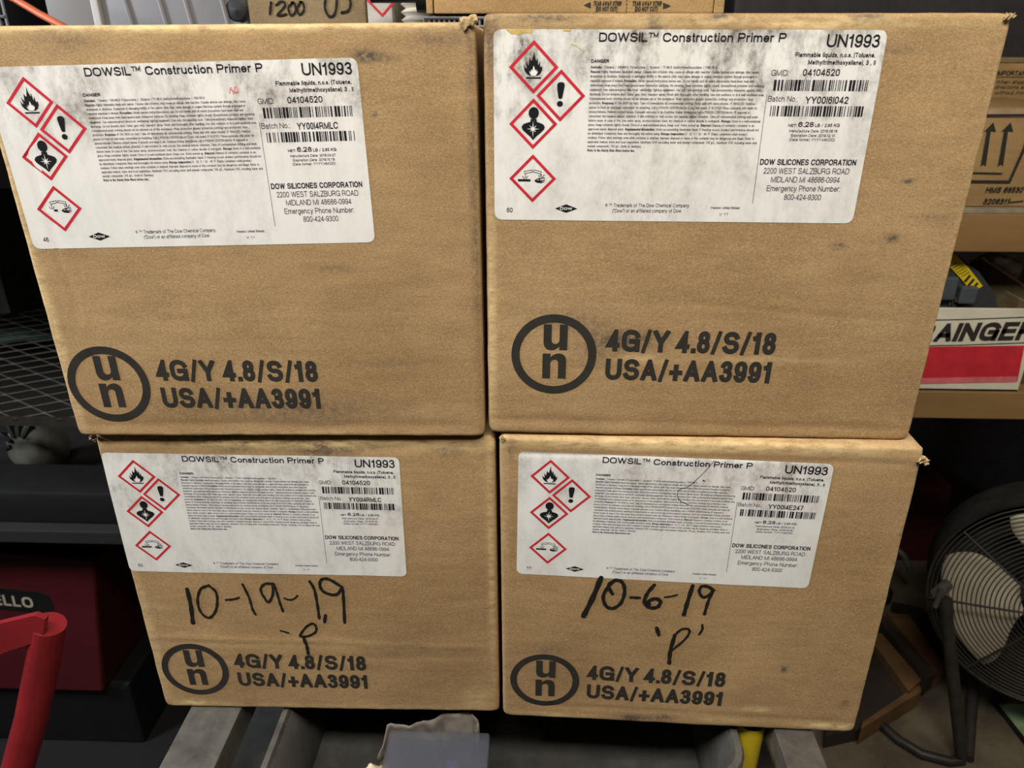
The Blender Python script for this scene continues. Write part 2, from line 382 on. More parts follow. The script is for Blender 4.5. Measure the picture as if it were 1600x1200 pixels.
# ------------------------------------------------------------------ the four cartons
BW, BD = .33, .25
P = {  # x, y (front-left-bottom corner), z, yaw, roll, height, label x, y, rot, print offset x, y
 'A': dict(x=0, y=0, z=.30578, w=.02059, r=.00701, H=.2998, lx=.00373, ly=.27521, lr=.01735, px=-.00540, py=-.00720),
 'B': dict(x=.33240, y=.00623, z=.31228, w=-.00547, r=-.00096, H=.3006, lx=.00662, ly=.29139, lr=-.00166, px=.00925, py=.01484),
 'C': dict(x=.00891, y=.00852, z=0, w=.00888, r=.00472, H=.3044, lx=.00193, ly=.28689, lr=-.00948, px=-.00234, py=-.00365),
 'D': dict(x=.34264, y=.00402, z=.00539, w=-.03193, r=.00556, H=.3046, lx=.01558, ly=.29178, lr=-.01584, px=-.00175, py=-.00515)}
def face_uv(b, px, py):
    p = P[b]; d = ray(px, py); n = Vector((-math.sin(p['w']), math.cos(p['w']), 0)); O = Vector((p['x'], p['y'], p['z'] + Z0))
    q = CP + d * ((O - CP).dot(n) / d.dot(n)) - O; U = q.dot(Vector((math.cos(p['w']), math.sin(p['w']), 0))); V = q.z
    c, s = math.cos(p['r']), math.sin(p['r']); return U * c + V * s, -U * s + V * c
# soft creases: (u0, v0, u1, v1, depth, width)
CREASE = {'A': [(.019, .22, .025, .105, .0006, .002), (.02, .012, .30, .010, .0006, .003)],
          'B': [(.13, .112, .30, .098, .0004, .002), (.0, .012, .31, .010, .0007, .003), (.15, .296, .20, .290, -.0008, .003)],
          'C': [(.02, .089, .31, .083, -.0006, .003), (.05, .062, .32, .072, .0003, .003), (.22, .292, .32, .296, .0012, .004)],
          'D': [(.04, .018, .31, .014, .0005, .002), (.02, .291, .32, .290, .0007, .002)]}
STAIN = {'A': [(570, 88, 18, 8, .9), (600, 90, 22, 4, .7), (740, 300, 5, 240, .45), (460, 640, 150, 20, .35), (585, 178, 4, 4, .7), (320, 690, 60, 10, .5), (90, 60, 60, 22, .22), (520, 420, 40, 6, .3), (610, 565, 60, 9, .2), (690, 60, 50, 14, .3)],
         'B': [(850, 28, 55, 5, .75), (1022, 32, 9, 10, .9), (1130, 27, 16, 7, .9), (1355, 28, 26, 7, .8), (765, 60, 12, 60, .5), (985, 530, 45, 14, .5), (900, 500, 60, 18, .3), (930, 545, 30, 25, .35), (1393, 372, 9, 6, .9), (1310, 385, 12, 5, .6), (1418, 283, 10, 3, .7), (1400, 78, 30, 8, .35), (1450, 340, 40, 4, .4), (1025, 45, 14, 6, .6)],
         'C': [(365, 695, 22, 9, .9), (500, 700, 35, 14, .75), (300, 690, 60, 6, .6), (430, 693, 60, 8, .5), (560, 700, 30, 8, .5), (700, 705, 30, 10, .35), (170, 712, 12, 12, .3), (640, 1010, 50, 20, .15)],
         'D': [(990, 1121, 20, 5, .85), (1035, 1121, 16, 5, .7), (798, 700, 5, 12, .5), (1225, 1046, 5, 5, .7), (855, 1015, 30, 8, .25), (1410, 835, 4, 6, .8), (1400, 880, 4, 5, .8), (1385, 955, 5, 5, .7), (1320, 1100, 8, 8, .4)]}
WEAR_HIGHLIGHT = {'A': [(350, 42, 420, 9, .75), (760, 380, 6, 330, .35), (450, 678, 320, 5, .5), (100, 560, 7, 130, .6), (20, 300, 8, 250, .55), (650, 640, 80, 16, .12)],  # scuffed spots together with painted highlights along the lit edges
        'B': [(1150, 34, 400, 8, .55), (1280, 40, 70, 10, .5), (1490, 400, 6, 330, .5), (1000, 560, 40, 8, .4), (1200, 562, 130, 5, .35), (1100, 683, 300, 4, .4), (835, 46, 30, 4, .0), (770, 500, 5, 160, .8)],
        'C': [(480, 692, 330, 8, .85), (450, 1008, 180, 4, .35), (745, 1090, 20, 16, .4), (520, 1105, 250, 5, .35), (300, 1098, 25, 5, .7), (768, 860, 6, 180, .5), (240, 1000, 6, 120, .4)],
        'D': [(1100, 698, 330, 9, .95), (1310, 1135, 55, 4, 1.2), (1390, 930, 6, 220, .6), (1180, 1108, 22, 3, .9), (870, 1118, 60, 4, .6), (1120, 1125, 30, 3, .6), (790, 800, 5, 120, .3)]}
def spot(lst, u, v):
    s = 0
    for (cu, cv, ru, rv, a) in lst:
        q = ((u - cu) / ru) ** 2 + ((v - cv) / rv) ** 2
        if q < 5: s += a * math.exp(-q)
    return min(s, 1)
def disp(b, u, v):
    sd = ord(b) * 3.7
    d = .0009 * noise.noise(Vector((u * 7, v * 7, sd))) + .00028 * noise.noise(Vector((u * 26, v * 26, sd + 9)))
    for (u0, v0, u1, v1, a, w) in CREASE[b]:
        lx, ly = u1 - u0, v1 - v0; L = math.hypot(lx, ly); t = ((u - u0) * lx + (v - v0) * ly) / L / L
        if -.1 < t < 1.1:
            n = ((u - u0) * -ly + (v - v0) * lx) / L + .002 * noise.noise(Vector((t * 5, sd, 1)))
            f = min(1, max(0, (t + .1) * 8)) * min(1, max(0, (1.1 - t) * 8)); d -= a * math.exp(-(n / w) ** 2) * f
    return d
def lines(L, step, r):
    n = int((L - 2 * r) / step); a = [0, r * .12, r * .35, r * .65]
    return a + [r + (L - 2 * r) * i / n for i in range(n + 1)] + [L - q for q in reversed(a)]
def carton(b, label, mat):
    p = P[b]; H = p['H']; p_ = p
    R0 = Matrix.Translation((p['x'], p['y'], p['z'] + Z0)) @ Matrix.Rotation(p['w'], 4, 'Z') @ Matrix.Rotation(-p['r'], 4, 'Y') @ Matrix.Translation((BW / 2, BD / 2, 0))
    root = empty('cardboard_box', (0, 0, 0), label, 'box', 'four stacked cardboard cartons'); root.matrix_world = R0
    st = []
    for src in (STAIN[b], WEAR_HIGHLIGHT[b]):
        o = []
        for (px, py, rx, ry, a) in src:
            u0, v0 = face_uv(b, px, py); u1, _ = face_uv(b, px + rx, py); _, v1 = face_uv(b, px, py + ry); o.append((u0, v0, max(.0015, abs(u1 - u0)), max(.0015, abs(v1 - v0)), a))
        st.append(o)
    r = .0034; xs, ys, zs = lines(BW, .0026, r), lines(BD, .02, r), lines(H, .0026, r)
    nx, ny, nz = len(xs), len(ys), len(zs); idx = {}; V = []; sa = []; wa = []; sd = ord(b)
    def vert(i, j, k_):
        q = idx.get((i, j, k_))
        if q is not None: return q
        pt = Vector((xs[i], ys[j], zs[k_])); inn = Vector((min(max(pt.x, r), BW - r), min(max(pt.y, r), BD - r), min(max(pt.z, r), H - r)))
        dd = pt - inn; o = inn + dd.normalized() * r
        e = (abs(dd.x) > r * .3) + (abs(dd.y) > r * .3) + (abs(dd.z) > r * .3)
        f = max(0, 1 - min(ys[j], .03) / .03)
        o.y -= disp(b, o.x, o.z) * f
        if e >= 2:
            am = .00045 if e == 2 else .0013
            nv = noise.noise_vector(Vector((o.x * 55, o.y * 55, o.z * 55 + sd))); o += Vector((nv.x, nv.y * .3, nv.z)) * am
        else: o += Vector((0, 0, 0))
        # crushed corners
        for cx, cz in ((0, 0), (BW, 0), (0, H), (BW, H)):
            dq = math.hypot(o.x - cx, o.z - cz)
            if dq < .010: w_ = (1 - dq / .010) ** 2; o.x += (BW / 2 - cx) / BW * w_ * .0015; o.z += (H / 2 - cz) / H * w_ * .001; o.y += w_ * .002 * f
        idx[(i, j, k_)] = len(V); V.append((o.x - BW / 2, o.y - BD / 2, o.z))
        sa.append(spot(st[0], o.x, o.z) if j < 5 else 0); wa.append(spot(st[1], o.x, o.z) if j < 6 else (.4 if e >= 2 else 0))
        return len(V) - 1
    Fc = []
    for k_ in range(nz - 1):
        for i in range(nx - 1):
            Fc.append((vert(i, 0, k_), vert(i + 1, 0, k_), vert(i + 1, 0, k_ + 1), vert(i, 0, k_ + 1)))
            Fc.append((vert(i, ny - 1, k_), vert(i, ny - 1, k_ + 1), vert(i + 1, ny - 1, k_ + 1), vert(i + 1, ny - 1, k_)))
        for j in range(ny - 1):
            Fc.append((vert(0, j, k_), vert(0, j, k_ + 1), vert(0, j + 1, k_ + 1), vert(0, j + 1, k_)))
            Fc.append((vert(nx - 1, j, k_), vert(nx - 1, j + 1, k_), vert(nx - 1, j + 1, k_ + 1), vert(nx - 1, j, k_ + 1)))
    for i in range(nx - 1):
        for j in range(ny - 1):
            Fc.append((vert(i, j, 0), vert(i, j + 1, 0), vert(i + 1, j + 1, 0), vert(i + 1, j, 0)))
            Fc.append((vert(i, j, nz - 1), vert(i + 1, j, nz - 1), vert(i + 1, j + 1, nz - 1), vert(i, j + 1, nz - 1)))
    me = bpy.data.meshes.new('body'); me.from_pydata(V, [], Fc)
    for nm, ar in (('stain', sa), ('wear_highlight', wa)): me.attributes.new(nm, 'FLOAT', 'POINT').data.foreach_set('value', ar)
    link('body', me, mat, root, True)
    def surf(e):                                      # maps carton-face coordinates (m) onto the bulging face
        return lambda u, v: (u - BW / 2, -disp(b, u, v) - e - BD / 2, v)
    ox, oy = .04133 + p['px'], .05346 + p['py']
    # printed UN mark
    E1 = .0003
    pol = ribbon([(ox + .0291 * math.cos(a), oy + .0291 * math.sin(a)) for a in [2 * math.pi * i / 96 for i in range(96)]], .0031, True)
    def glyphs(s, x, y, w, cap, wt):
        q = []; text(q, s, x, y, x + w, y, cap, wt, 14); return q
    hx = X_CAP = .0203 / .73
    U_ = [(0, 20.3), (0, 6.5), (.25, 4.2), (1.1, 2.1), (2.6, .6), (4.8, -.2), (7.2, -.1), (9.4, .7), (11.2, 2.0), (12.0, 3.3), (12.0, 0), (18, 0), (18, 20.3), (12, 20.3), (12, 8), (11.7, 6.5), (10.7, 5.2), (9.2, 4.7), (7.6, 4.9), (6.4, 6.0), (6, 7.8), (6, 20.3)]
    pol.append([(ox + (x - 8.0) * .001, oy + (y + 4.0) * .001) for x, y in U_])
    pol.append([(ox + (10.0 - x - .5) * .001, oy + (.9 - y) * .001) for x, y in U_])
    flat('un_mark', pol, surf(E1), MAT['ink'], root)
    pol = []
    text(pol, '4G/Y 4.8/S/18', ox + .0392, oy + .0037, ox + .1652, oy + .0025, .0176, .21, 14, .10, .20)
    text(pol, 'USA/+AA3991', ox + .0395, oy - .0197, ox + .1652, oy - .0208, .0174, .21, 14, .10, .20)
    flat('printed_code', pol, surf(E1), MAT['ink'], root)
    make_label(b, root, surf)
    return root

CODE = {'A': ('46', 'YY00I4RMLC', '2018.04.27', '2019.10.19'), 'B': ('60', 'YY00I6I042', '2018.06.18', '2019.12.10'),
        'C': ('53', 'YY00I4RMLC', '2018.04.27', '2019.10.19'), 'D': ('11', 'YY00I4E247', '2018.04.14', '2019.10.06')}
FINE = ["*Contains:*  Toluene / 108-88-3; Polyacrylate / ; Butanol / 71-36-3; Methyltrimethoxysilane / 1185-55-3",
"*Hazards:* Highly flammable liquid and vapour. Causes skin irritation. May cause an allergic skin reaction. Causes serious eye damage. May cause",
"drowsiness or dizziness. Suspected of damaging fertility or the unborn child. May cause damage to organs (Nervous system) through prolonged or",
"repeated exposure if inhaled. *Prevention:* Obtain special instructions before use. Do not handle until all safety precautions have been read and",
"understood. Keep away from heat/sparks/open flames/hot surfaces. No smoking. Keep container tightly closed. Ground/bond container and receiving",
"equipment. Use explosion-proof electrical/ ventilating/ lighting equipment. Use only non-sparking tools. Take precautionary measures against static",
"discharge. Do not breathe dust/ fume/ gas/ mist/ vapours/ spray. Wash skin thoroughly after handling. Use only outdoors or in a well-ventilated area.",
"Contaminated work clothing should not be allowed out of the workplace. Wear protective gloves/ protective clothing/ eye protection/ face",
"protection. *Response:* IF ON SKIN (or hair): Take off immediately all contaminated clothing. Rinse skin with water/shower. IF INHALED: Remove",
"person to fresh air and keep comfortable for breathing. Call a POISON CENTER/doctor if you feel unwell. IF IN EYES: Rinse cautiously with water for",
"several minutes. Remove contact lenses, if present and easy to do. Continue rinsing. Immediately call a POISON CENTER/doctor. IF exposed or",
"concerned: Get medical advice/ attention. If skin irritation or rash occurs: Get medical advice/ attention. Take off contaminated clothing and wash",
"before reuse. In case of fire: Use water spray, alcohol-resistant foam, dry chemical or carbon dioxide to extinguish. *Storage:* Store in a well-ventilated",
"place. Keep container tightly closed. Store in a well-ventilated place. Keep cool. Store locked up. *Disposal:* Dispose of contents/ container to an",
"approved waste disposal plant. *Supplemental information:* Static-accumulating flammable liquid. If freezing occurs, product performance should not",
"be diminished. Completely thaw and thoroughly mix before using. *Storage temperature:* 0 - 32 °C / 32 - 90 °F. Empty containers retain product",
"residues. Follow label warnings even after container is emptied. Improper disposal or reuse of this container may be dangerous and illegal. Refer to",
"applicable federal, state and local regulations. Maximum VOC excluding water and exempt compounds: 745 g/L. Maximum VOC including water and",
"exempt compounds: 748 g/L. Made in: Germany",
"*Refer to the Safety Data Sheet before use.*"]
FX = [145, 171.9, 171.5, 169.5, 176.5, 175.6, 177.3, 170.5, 172.2, 174.1, 169.5, 175.0, 177.0, 173.5, 176.8, 169.5, 174.5, 176.5, 99.7, 95.6]
def fine_text(out, s, x0, y, x1, cap, seg=2):
    wts = []; ss = ''; bold = False
    for c in s:
        if c == '*': bold = not bold
        else: ss += c; wts.append(.21 if bold else .115)
    adv = [(G[c][0] if c != ' ' else .44) for c in ss]; sb = .14; k = (x1 - x0) / cap / (sum(adv) + sb * len(ss)); x = 0
    for c, a, wt in zip(ss, adv, wts):
        if c != ' ':
            wd = max(a * k, wt)
            for q in glyph(c, wd, min(wt / 2, wd / 2), seg): out.append([(x0 + (p_[0] + x) * cap, y + p_[1] * cap) for p_ in q])
        x += (a + sb) * k
def px_poly(pts, c, sx=136, sy=152, k=16.1): return [((x - c[0]) / sx * k, -(y - c[1]) / sy * k) for x, y in pts]
FL = px_poly([(243, 344), (226, 334), (214, 316), (210, 286), (219, 300), (227, 305), (221, 262), (229, 276), (236, 288), (241, 240), (247, 256), (254, 262), (259, 240), (266, 203), (270, 236), (278, 262), (284, 240), (287, 262), (288, 285), (299, 262), (298, 284), (303, 297), (311, 288), (311, 312), (301, 333), (284, 344)], (264, 296))
FLW = px_poly([(252, 345), (243, 330), (240, 318), (249, 326), (251, 308), (257, 318), (261, 298), (265, 288), (269, 304), (274, 318), (279, 308), (281, 324), (288, 317), (284, 332), (275, 345)], (264, 296))
FB = px_poly([(221, 353), (305, 353), (305, 361), (221, 361)], (264, 296))
EX = px_poly([(390, 395), (394, 384), (403, 379), (417, 378), (427, 382), (432, 392), (431, 410), (421, 466), (417, 474), (402, 474), (398, 466), (391, 412)], (411, 457))
EXD = px_poly(disc(408, 504, 17, 18), (411, 457))
PH = px_poly(disc(260, 552, 29, 20), (258, 615)); PH = [(x, y * 1.22 - 1.2) for x, y in PH]
PB = px_poly([(243, 585), (277, 585), (278, 602), (300, 610), (316, 618), (324, 634), (318, 650), (300, 668), (276, 690), (258, 712), (240, 690), (216, 668), (198, 650), (192, 634), (200, 618), (216, 610), (242, 602)], (258, 615))
def star(c, n=8, R=30, r=8):
    pts = []; Rs = [44, 30, 34, 24, 46, 26, 36, 28]
    for i in range(2 * n):
        a = math.pi * i / n + math.pi / 2; q = Rs[(i // 2) % 8] if i % 2 == 0 else r; pts.append((c[0] + q * math.cos(a), c[1] - q * math.sin(a) * 1.1))
    return px_poly(pts, (258, 615))
COR = []   # corrosion pictogram strokes (zoomed pixels round (250,917))
cs = lambda w, pts: COR.extend(ribbon(px_poly(pts, (250, 917)), w, False, False))
cs(.16, [(200, 872), (245, 862), (248, 875), (203, 886), (200, 872)]); cs(.16, [(300, 872), (255, 862), (252, 875), (297, 886), (300, 872)])
cs(.22, [(207, 886), (208, 905)]); cs(.2, [(297, 886), (296, 903)])
for a in ((190, 900, 200, 918), (208, 898, 206, 918), (222, 900, 212, 918), (284, 892, 290, 908), (300, 888, 299, 906), (318, 892, 306, 908)): cs(.22, [a[:2], a[2:]])
COR.append(px_poly([(165, 921), (238, 921), (238, 935), (165, 935)], (250, 917)))
for pts in ([(262, 930), (280, 918), (305, 912), (322, 914)], [(266, 930), (285, 930), (322, 926)], [(270, 936), (300, 936), (318, 938)], [(262, 930), (275, 940), (305, 943)], [(300, 912), (285, 926)]): cs(.26, pts)
def bars(x0, x1, y0, y1, seed):
    rnd = random.Random(seed); mods = []; tot = 0
    while tot < 112:
        w = rnd.choice((1, 1, 2, 1, 3, 2)); g = rnd.choice((1, 1, 2, 1, 3)); mods.append((tot, w)); tot += w + g
    tot = mods[-1][0] + mods[-1][1]; k_ = (x1 - x0) / tot
    return [[(x0 + a * k_, y0), (x0 + (a + w) * k_, y0), (x0 + (a + w) * k_, y1), (x0 + a * k_, y1)] for a, w in mods]
def make_label(b, root, surf):
    p = P[b]; LW, LH = .24855, .12129; c, s = math.cos(p['lr']), math.sin(p['lr'])
    def on(e):
        f = surf(e); return lambda x, y: f(p['lx'] + x * c - y * s, p['ly'] + x * s + y * c)     # label coords in m
    def mm(e):
        f = on(e); return lambda x, y: f(x * .001, y * .001)
    # the paper: a rounded sheet that follows the carton
    rr = .005; ysn = [0, .0004, .001, .002, .0034] + [rr + (LH - 2 * rr) * i / 40 for i in range(41)] + [LH - q for q in (.0034, .002, .001, .0004, 0)]
    V, Fc, dirt = [], [], []; nx = 84; top = on(.00024); heavy = {'A': .95, 'B': 1.4, 'C': 1.2, 'D': .9}[b]
    for y in ysn:
        q = min(y, LH - y); ins = rr - math.sqrt(max(0, rr * rr - (rr - q) ** 2)) if q < rr else 0
        for i in range(nx + 1):
            x = ins + (LW - 2 * ins) * i / nx; V.append(top(x, -y))
            t = y / LH; dirt.append(heavy * (1.0 if t < .45 else .45) * (1 if t < .3 else .7))
    for j in range(len(ysn) - 1):
        for i in range(nx): a = j * (nx + 1) + i; Fc.append((a, a + nx + 1, a + nx + 2, a + 1))
    me = bpy.data.meshes.new('shipping_label'); me.from_pydata(V, [], Fc); me.attributes.new('dirt', 'FLOAT', 'POINT').data.foreach_set('value', dirt)
    lab = link('shipping_label', me, MAT['paper'], root, True); lab['label'] = 'white rounded paper label with red hazard diamonds'
    E2, E3 = .00042, .00052
    num, batch, made, exp = CODE[b]
    q = []
    text(q, 'DOWSIL™ Construction Primer P', 67.6, -7.1, 185.9, -7.1, 5.3, .165, 10, .12, .34)
    text(q, 'UN1993', 211.5, -9.9, 244.5, -10.05, 7.5, .15, 12, .12)
    text(q, '04104520', 199.4, -26.8, 222.8, -26.7, 4.05, .15, 8, .12)
    text(q, batch, 203.6, -43.5, 231.2, -43.5, 4.35, .15, 8, .12)
    text(q, 'DOW SILICONES CORPORATION', 179.7, -82.4, 243.5, -82.3, 3.8, .17, 7, .12)
    text(q, 'Flammable liquids, n.o.s. (Toluene,', 193.1, -15.65, 243.2, -15.75, 2.7, .17, 5, .12)
    text(q, 'Methyltrimethoxysilane), 3 , II', 201.7, -20.0, 244.2, -20.2, 2.7, .17, 5, .12)
    text(q, 'NET:', 195, -57.9, 200.5, -57.9, 1.7, .17, 4); text(q, '6.28', 201.4, -57.9, 211.4, -57.9, 3.1, .17, 7)
    text(q, 'LB / 2.85 KG', 212.4, -57.9, 228.3, -57.8, 2.0, .16, 5)
    text(q, 'GMID:', 179.5, -26.8, 190.5, -26.8, 3.5, .10, 7); text(q, 'Batch No.:', 179.3, -42.4, 198.7, -42.4, 3.5, .10, 7)
    for st, x0, x1, y in (('Manufacture Date: ' + made, 196.1, 227.4, -61.3), ('Expiration Date: ' + exp, 197.6, 226.3, -64.15), ('(Date format: YYYY.MM.DD)', 197, 226.6, -66.8)): text(q, st, x0, y, x1, y, 1.7, .13, 4, .13)
    for st, x0, x1, y in (('2200 WEST SALZBURG ROAD', 182.9, 240, -88.1), ('MIDLAND MI 48686-0994', 188.6, 234.6, -93.8), ('Emergency Phone Number:', 186.6, 236.1, -99.7), ('800-424-9300', 199.2, 224, -105.5)): text(q, st, x0, y, x1, y, 3.75, .095, 7, .12)
    text(q, '(Version: United States)', 150.1, -112.2, 169.9, -112.1, 1.6, .14, 4); text(q, 'V: 1.1', 156.5, -116.7, 162.4, -116.6, 1.8, .11, 4)
    text(q, '® ™ Trademark of The Dow Chemical Company', 77.2, -111.6, 135.1, -111.2, 2.45, .10, 5); text(q, '("Dow") or an affiliated company of Dow', 82.5, -115.3, 129.9, -114.9, 2.45, .10, 5)
    text(q, num, 8.6, -116, 12.6, -116, 3.2, .13, 7); text(q, 'DANGER', 63.1, -19.4, 74.8, -19.4, 2.0, .2, 5)
    for i in range(12): y = -38.1 - 70.1 * i / 12; q.append([(178.2, y), (178.5, y), (178.5, y - 70.1 / 12), (178.2, y - 70.1 / 12)])
    flat('lettering', q, mm(E2), MAT['lblack'], lab)
    q = []
    for i, (ln, x1) in enumerate(zip(FINE, FX)): fine_text(q, ln, 63.1, -22.8 - 2.722 * i, x1 - .6, 1.6)
    o = flat('fine_print', q, mm(E2), MAT['lfine'], lab); o['kind'] = 'stuff'
    flat('barcode', bars(181.9, 241.8, -35.8, -29.2, 5), mm(E2), MAT['lblack'], lab)
    flat('barcode', bars(181.9, 241.8, -51.4, -45.0, ord(b)), mm(E2), MAT['lblack'], lab)
    # company emblem: black lozenge, white letters
    cx, cy = 50.1, -113.0
    lg = flat('emblem', [[(cx - 7.8, cy), (cx, cy - 2.9), (cx + 7.8, cy), (cx, cy + 2.9)]], mm(E2), MAT['lblack'], lab)
    q = []; text(q, 'D', cx - 4.3, cy - 1.05, cx - 1.9, cy - 1.05, 2.2, .2, 8); text(q, 'OW', cx - 1.5, cy - .95, cx + 4.2, cy - .95, 1.75, .23, 8)
    flat('emblem_lettering', q, mm(E3), MAT['lwhite'], lab)
    # hazard diamonds
    for cx, cy, kind in ((26.1, -22.2, 'flame'), (44.1, -39.5, 'mark'), (26.3, -57.2, 'person'), (26.4, -92.8, 'acid')):
        R = 16.1; t = .95; r2 = R - t * 1.414
        o = flat('hazard_diamond', ribbon([(cx, cy + r2), (cx + r2, cy), (cx, cy - r2), (cx - r2, cy)], t, True), mm(E2), MAT['lred'], lab)
        sh = lambda L: [[(cx + x, cy + y) for x, y in q_] for q_ in L]
        if kind == 'flame': K, Wh, nm = [FL, FB], [FLW], 'flame_symbol'
        elif kind == 'mark': K, Wh, nm = [EX, EXD], [], 'exclamation_symbol'
        elif kind == 'person': K, Wh, nm = [PH, PB], [star((257, 645))], 'torso_symbol'
        else: K, Wh, nm = COR, [], 'corrosion_symbol'
        flat(nm, sh(K), mm(E2), MAT['lblack'], lab)
        if Wh: flat(nm + '_cutout', sh(Wh), mm(E3), MAT['lwhite'], lab)
    if b == 'B':
        o = flat('glue_residue', [[(8, -.2), (25, -.2), (24, -2.6), (20, -2.0), (16, -3.2), (11, -2.6)], [(44, -.3), (50, -.3), (49, -1.4), (45, -1.1)]], mm(.00035), MAT['yellowish'], lab)
        for (x, y, x2, y2) in ((50, -8.5, 58, -13),): flat('glue_residue', ribbon([(x, y), ((x + x2) / 2, y - 1.5), (x2, y2)], .25), mm(.00035), MAT['yellowish'], lab)
    if b == 'A':
        q = []; hand(q, [(.5, [(161.5, -19.5), (163, -16), (164, -20)]), (.45, [(164.5, -19.8), (166, -15.5), (167.5, -18.5), (165, -19)]), (.4, [(162, -17), (167, -19.5)])]); flat('red_scribble', q, mm(E3), MAT['redpen'], lab)
    if b == 'D':
        q = []; hand(q, [(.45, [(155.3, -1.1), (150.4, -9.6), (138.4, -25.3), (131.0, -28.8), (129.9, -35.0), (133.0, -40.0), (140.3, -43.1)]), (.9, [(149, -19.5), (150, -20.2)])]); flat('pen_scratch', q, mm(E3), MAT['marker'], lab)
        q = []
        for i in range(14): q += ribbon([(120 + random.uniform(-1, 1), -26 - i * 4), (121.5 + random.uniform(-1, 1), -24.5 - i * 4 + random.uniform(-1, 1))], .12, False, False)
        flat('blue_pen_mark', q, mm(E3), MAT['bluepen'], lab)
MAT['yellowish'] = simple('glue_residue', srgb(206, 172, 92), .6, var=.2, scale=300)
MAT['redpen'] = simple('red_pen', srgb(214, 120, 116), .6)
MAT['bluepen'] = simple('blue_pen', srgb(120, 140, 176), .6)
RA = carton('A', 'upper left cardboard carton, its label numbered 46, clean card below', MAT['card'])
RB = carton('B', 'upper right cardboard carton, dirtiest label, numbered 60, yellow residue on it', MAT['card'])
RC = carton('C', 'lower left cardboard carton with 10-19-19 handwritten in black marker', MAT['card'])
RD = carton('D', 'lower right cardboard carton with 10-6-19 handwritten in black marker', MAT['card'])
HC = [(4.0, [(49.1, 146.9), (49.0, 127.1), (47.2, 107.7)]), (2.6, [(69.6, 151.3), (61.6, 147.1), (56.4, 133.9), (56.9, 120.6), (63.1, 113.9), (70.3, 120.8), (74.3, 132.5), (74.9, 144.0), (69.6, 151.3)]), (2.1, [(82.7, 135.1), (90.1, 136.1), (95.0, 137.8)]), (2.5, [(100.6, 152.6), (104.3, 138.0), (105.6, 124.7), (107.4, 118.9)]), (2.5, [(128.9, 153.8), (121.0, 153.7), (116.2, 147.1), (118.2, 138.2), (121.4, 133.0), (126.5, 141.6), (128.2, 153.8), (130.3, 144.9), (131.8, 131.8), (133.3, 122.7)]), (1.8, [(136.5, 137.7), (140.3, 136.1), (145.0, 137.0), (148.8, 140.7)]), (2.7, [(161.8, 156.7), (165.0, 147.1), (165.8, 129.1), (165.8, 114.9)]), (2.9, [(190.4, 150.7), (179.6, 159.4), (173.1, 159.3), (170.5, 153.7), (172.3, 146.4), (179.1, 142.5), (185.7, 143.4), (190.2, 149.1), (190.4, 137.7), (188.8, 110.2)]), (3.2, [(171.9, 118.4), (170.2, 110.7)]), (1.8, [(128.2, 99.8), (135.3, 97.3)]), (2.4, [(147.0, 93.2), (145.8, 94.9), (152.4, 104.5), (158.9, 108.8), (161.8, 104.6), (160.4, 98.6), (153.8, 94.2), (147.6, 92.9)]), (3.2, [(148.3, 93.2), (150.5, 82.8), (150.7, 73.1)])]
HD = [(4.7, [(86.8, 170.2), (81.0, 149.8), (73.2, 127.4)]), (3.2, [(97.4, 153.2), (93.7, 162.1), (99.3, 168.1), (105.3, 165.9), (107.8, 156.1), (105.2, 143.5), (98.2, 137.3), (92.1, 140.3), (89.6, 150.3), (93.1, 160.4), (97.4, 166.3)]), (2.6, [(113.4, 150.1), (121.3, 150.2)]), (3.4, [(132.7, 164.7), (127.5, 155.5), (125.6, 145.4), (130.6, 139.8), (137.1, 140.9), (139.3, 146.9), (135.1, 150.0), (129.4, 147.2), (129.7, 143.1)]), (1.7, [(142.8, 152.1), (147.9, 153.2), (153.0, 155.1)]), (3.6, [(165.3, 165.5), (162.7, 148.9), (160.7, 133.7)]), (2.8, [(183.5, 161.5), (178.0, 165.3), (172.8, 165.0), (171.5, 159.3), (175.2, 153.7), (180.2, 156.4), (182.9, 161.5), (180.2, 149.8), (178.3, 135.5)]), (3.7, [(138.2, 117.1), (140.7, 109.4)]), (3.5, [(154.8, 110.2), (152.3, 91.5), (152.5, 77.1)]), (2.3, [(154.2, 109.3), (159.6, 116.5), (165.5, 117.7), (167.2, 113.5), (163.3, 104.5), (152.9, 91.5)]), (2.2, [(177.6, 122.7), (178.1, 117.5), (176.0, 112.2)])]
for b, root, H_ in (('C', RC, HC), ('D', RD, HD)):
    q = []; hand(q, H_, 1.0)
    flat('marker_writing', q, (lambda b: lambda u, v: (u * .001 - BW / 2, -disp(b, u * .001, v * .001) - .0007 - BD / 2, v * .001))(b), MAT['marker'], root)
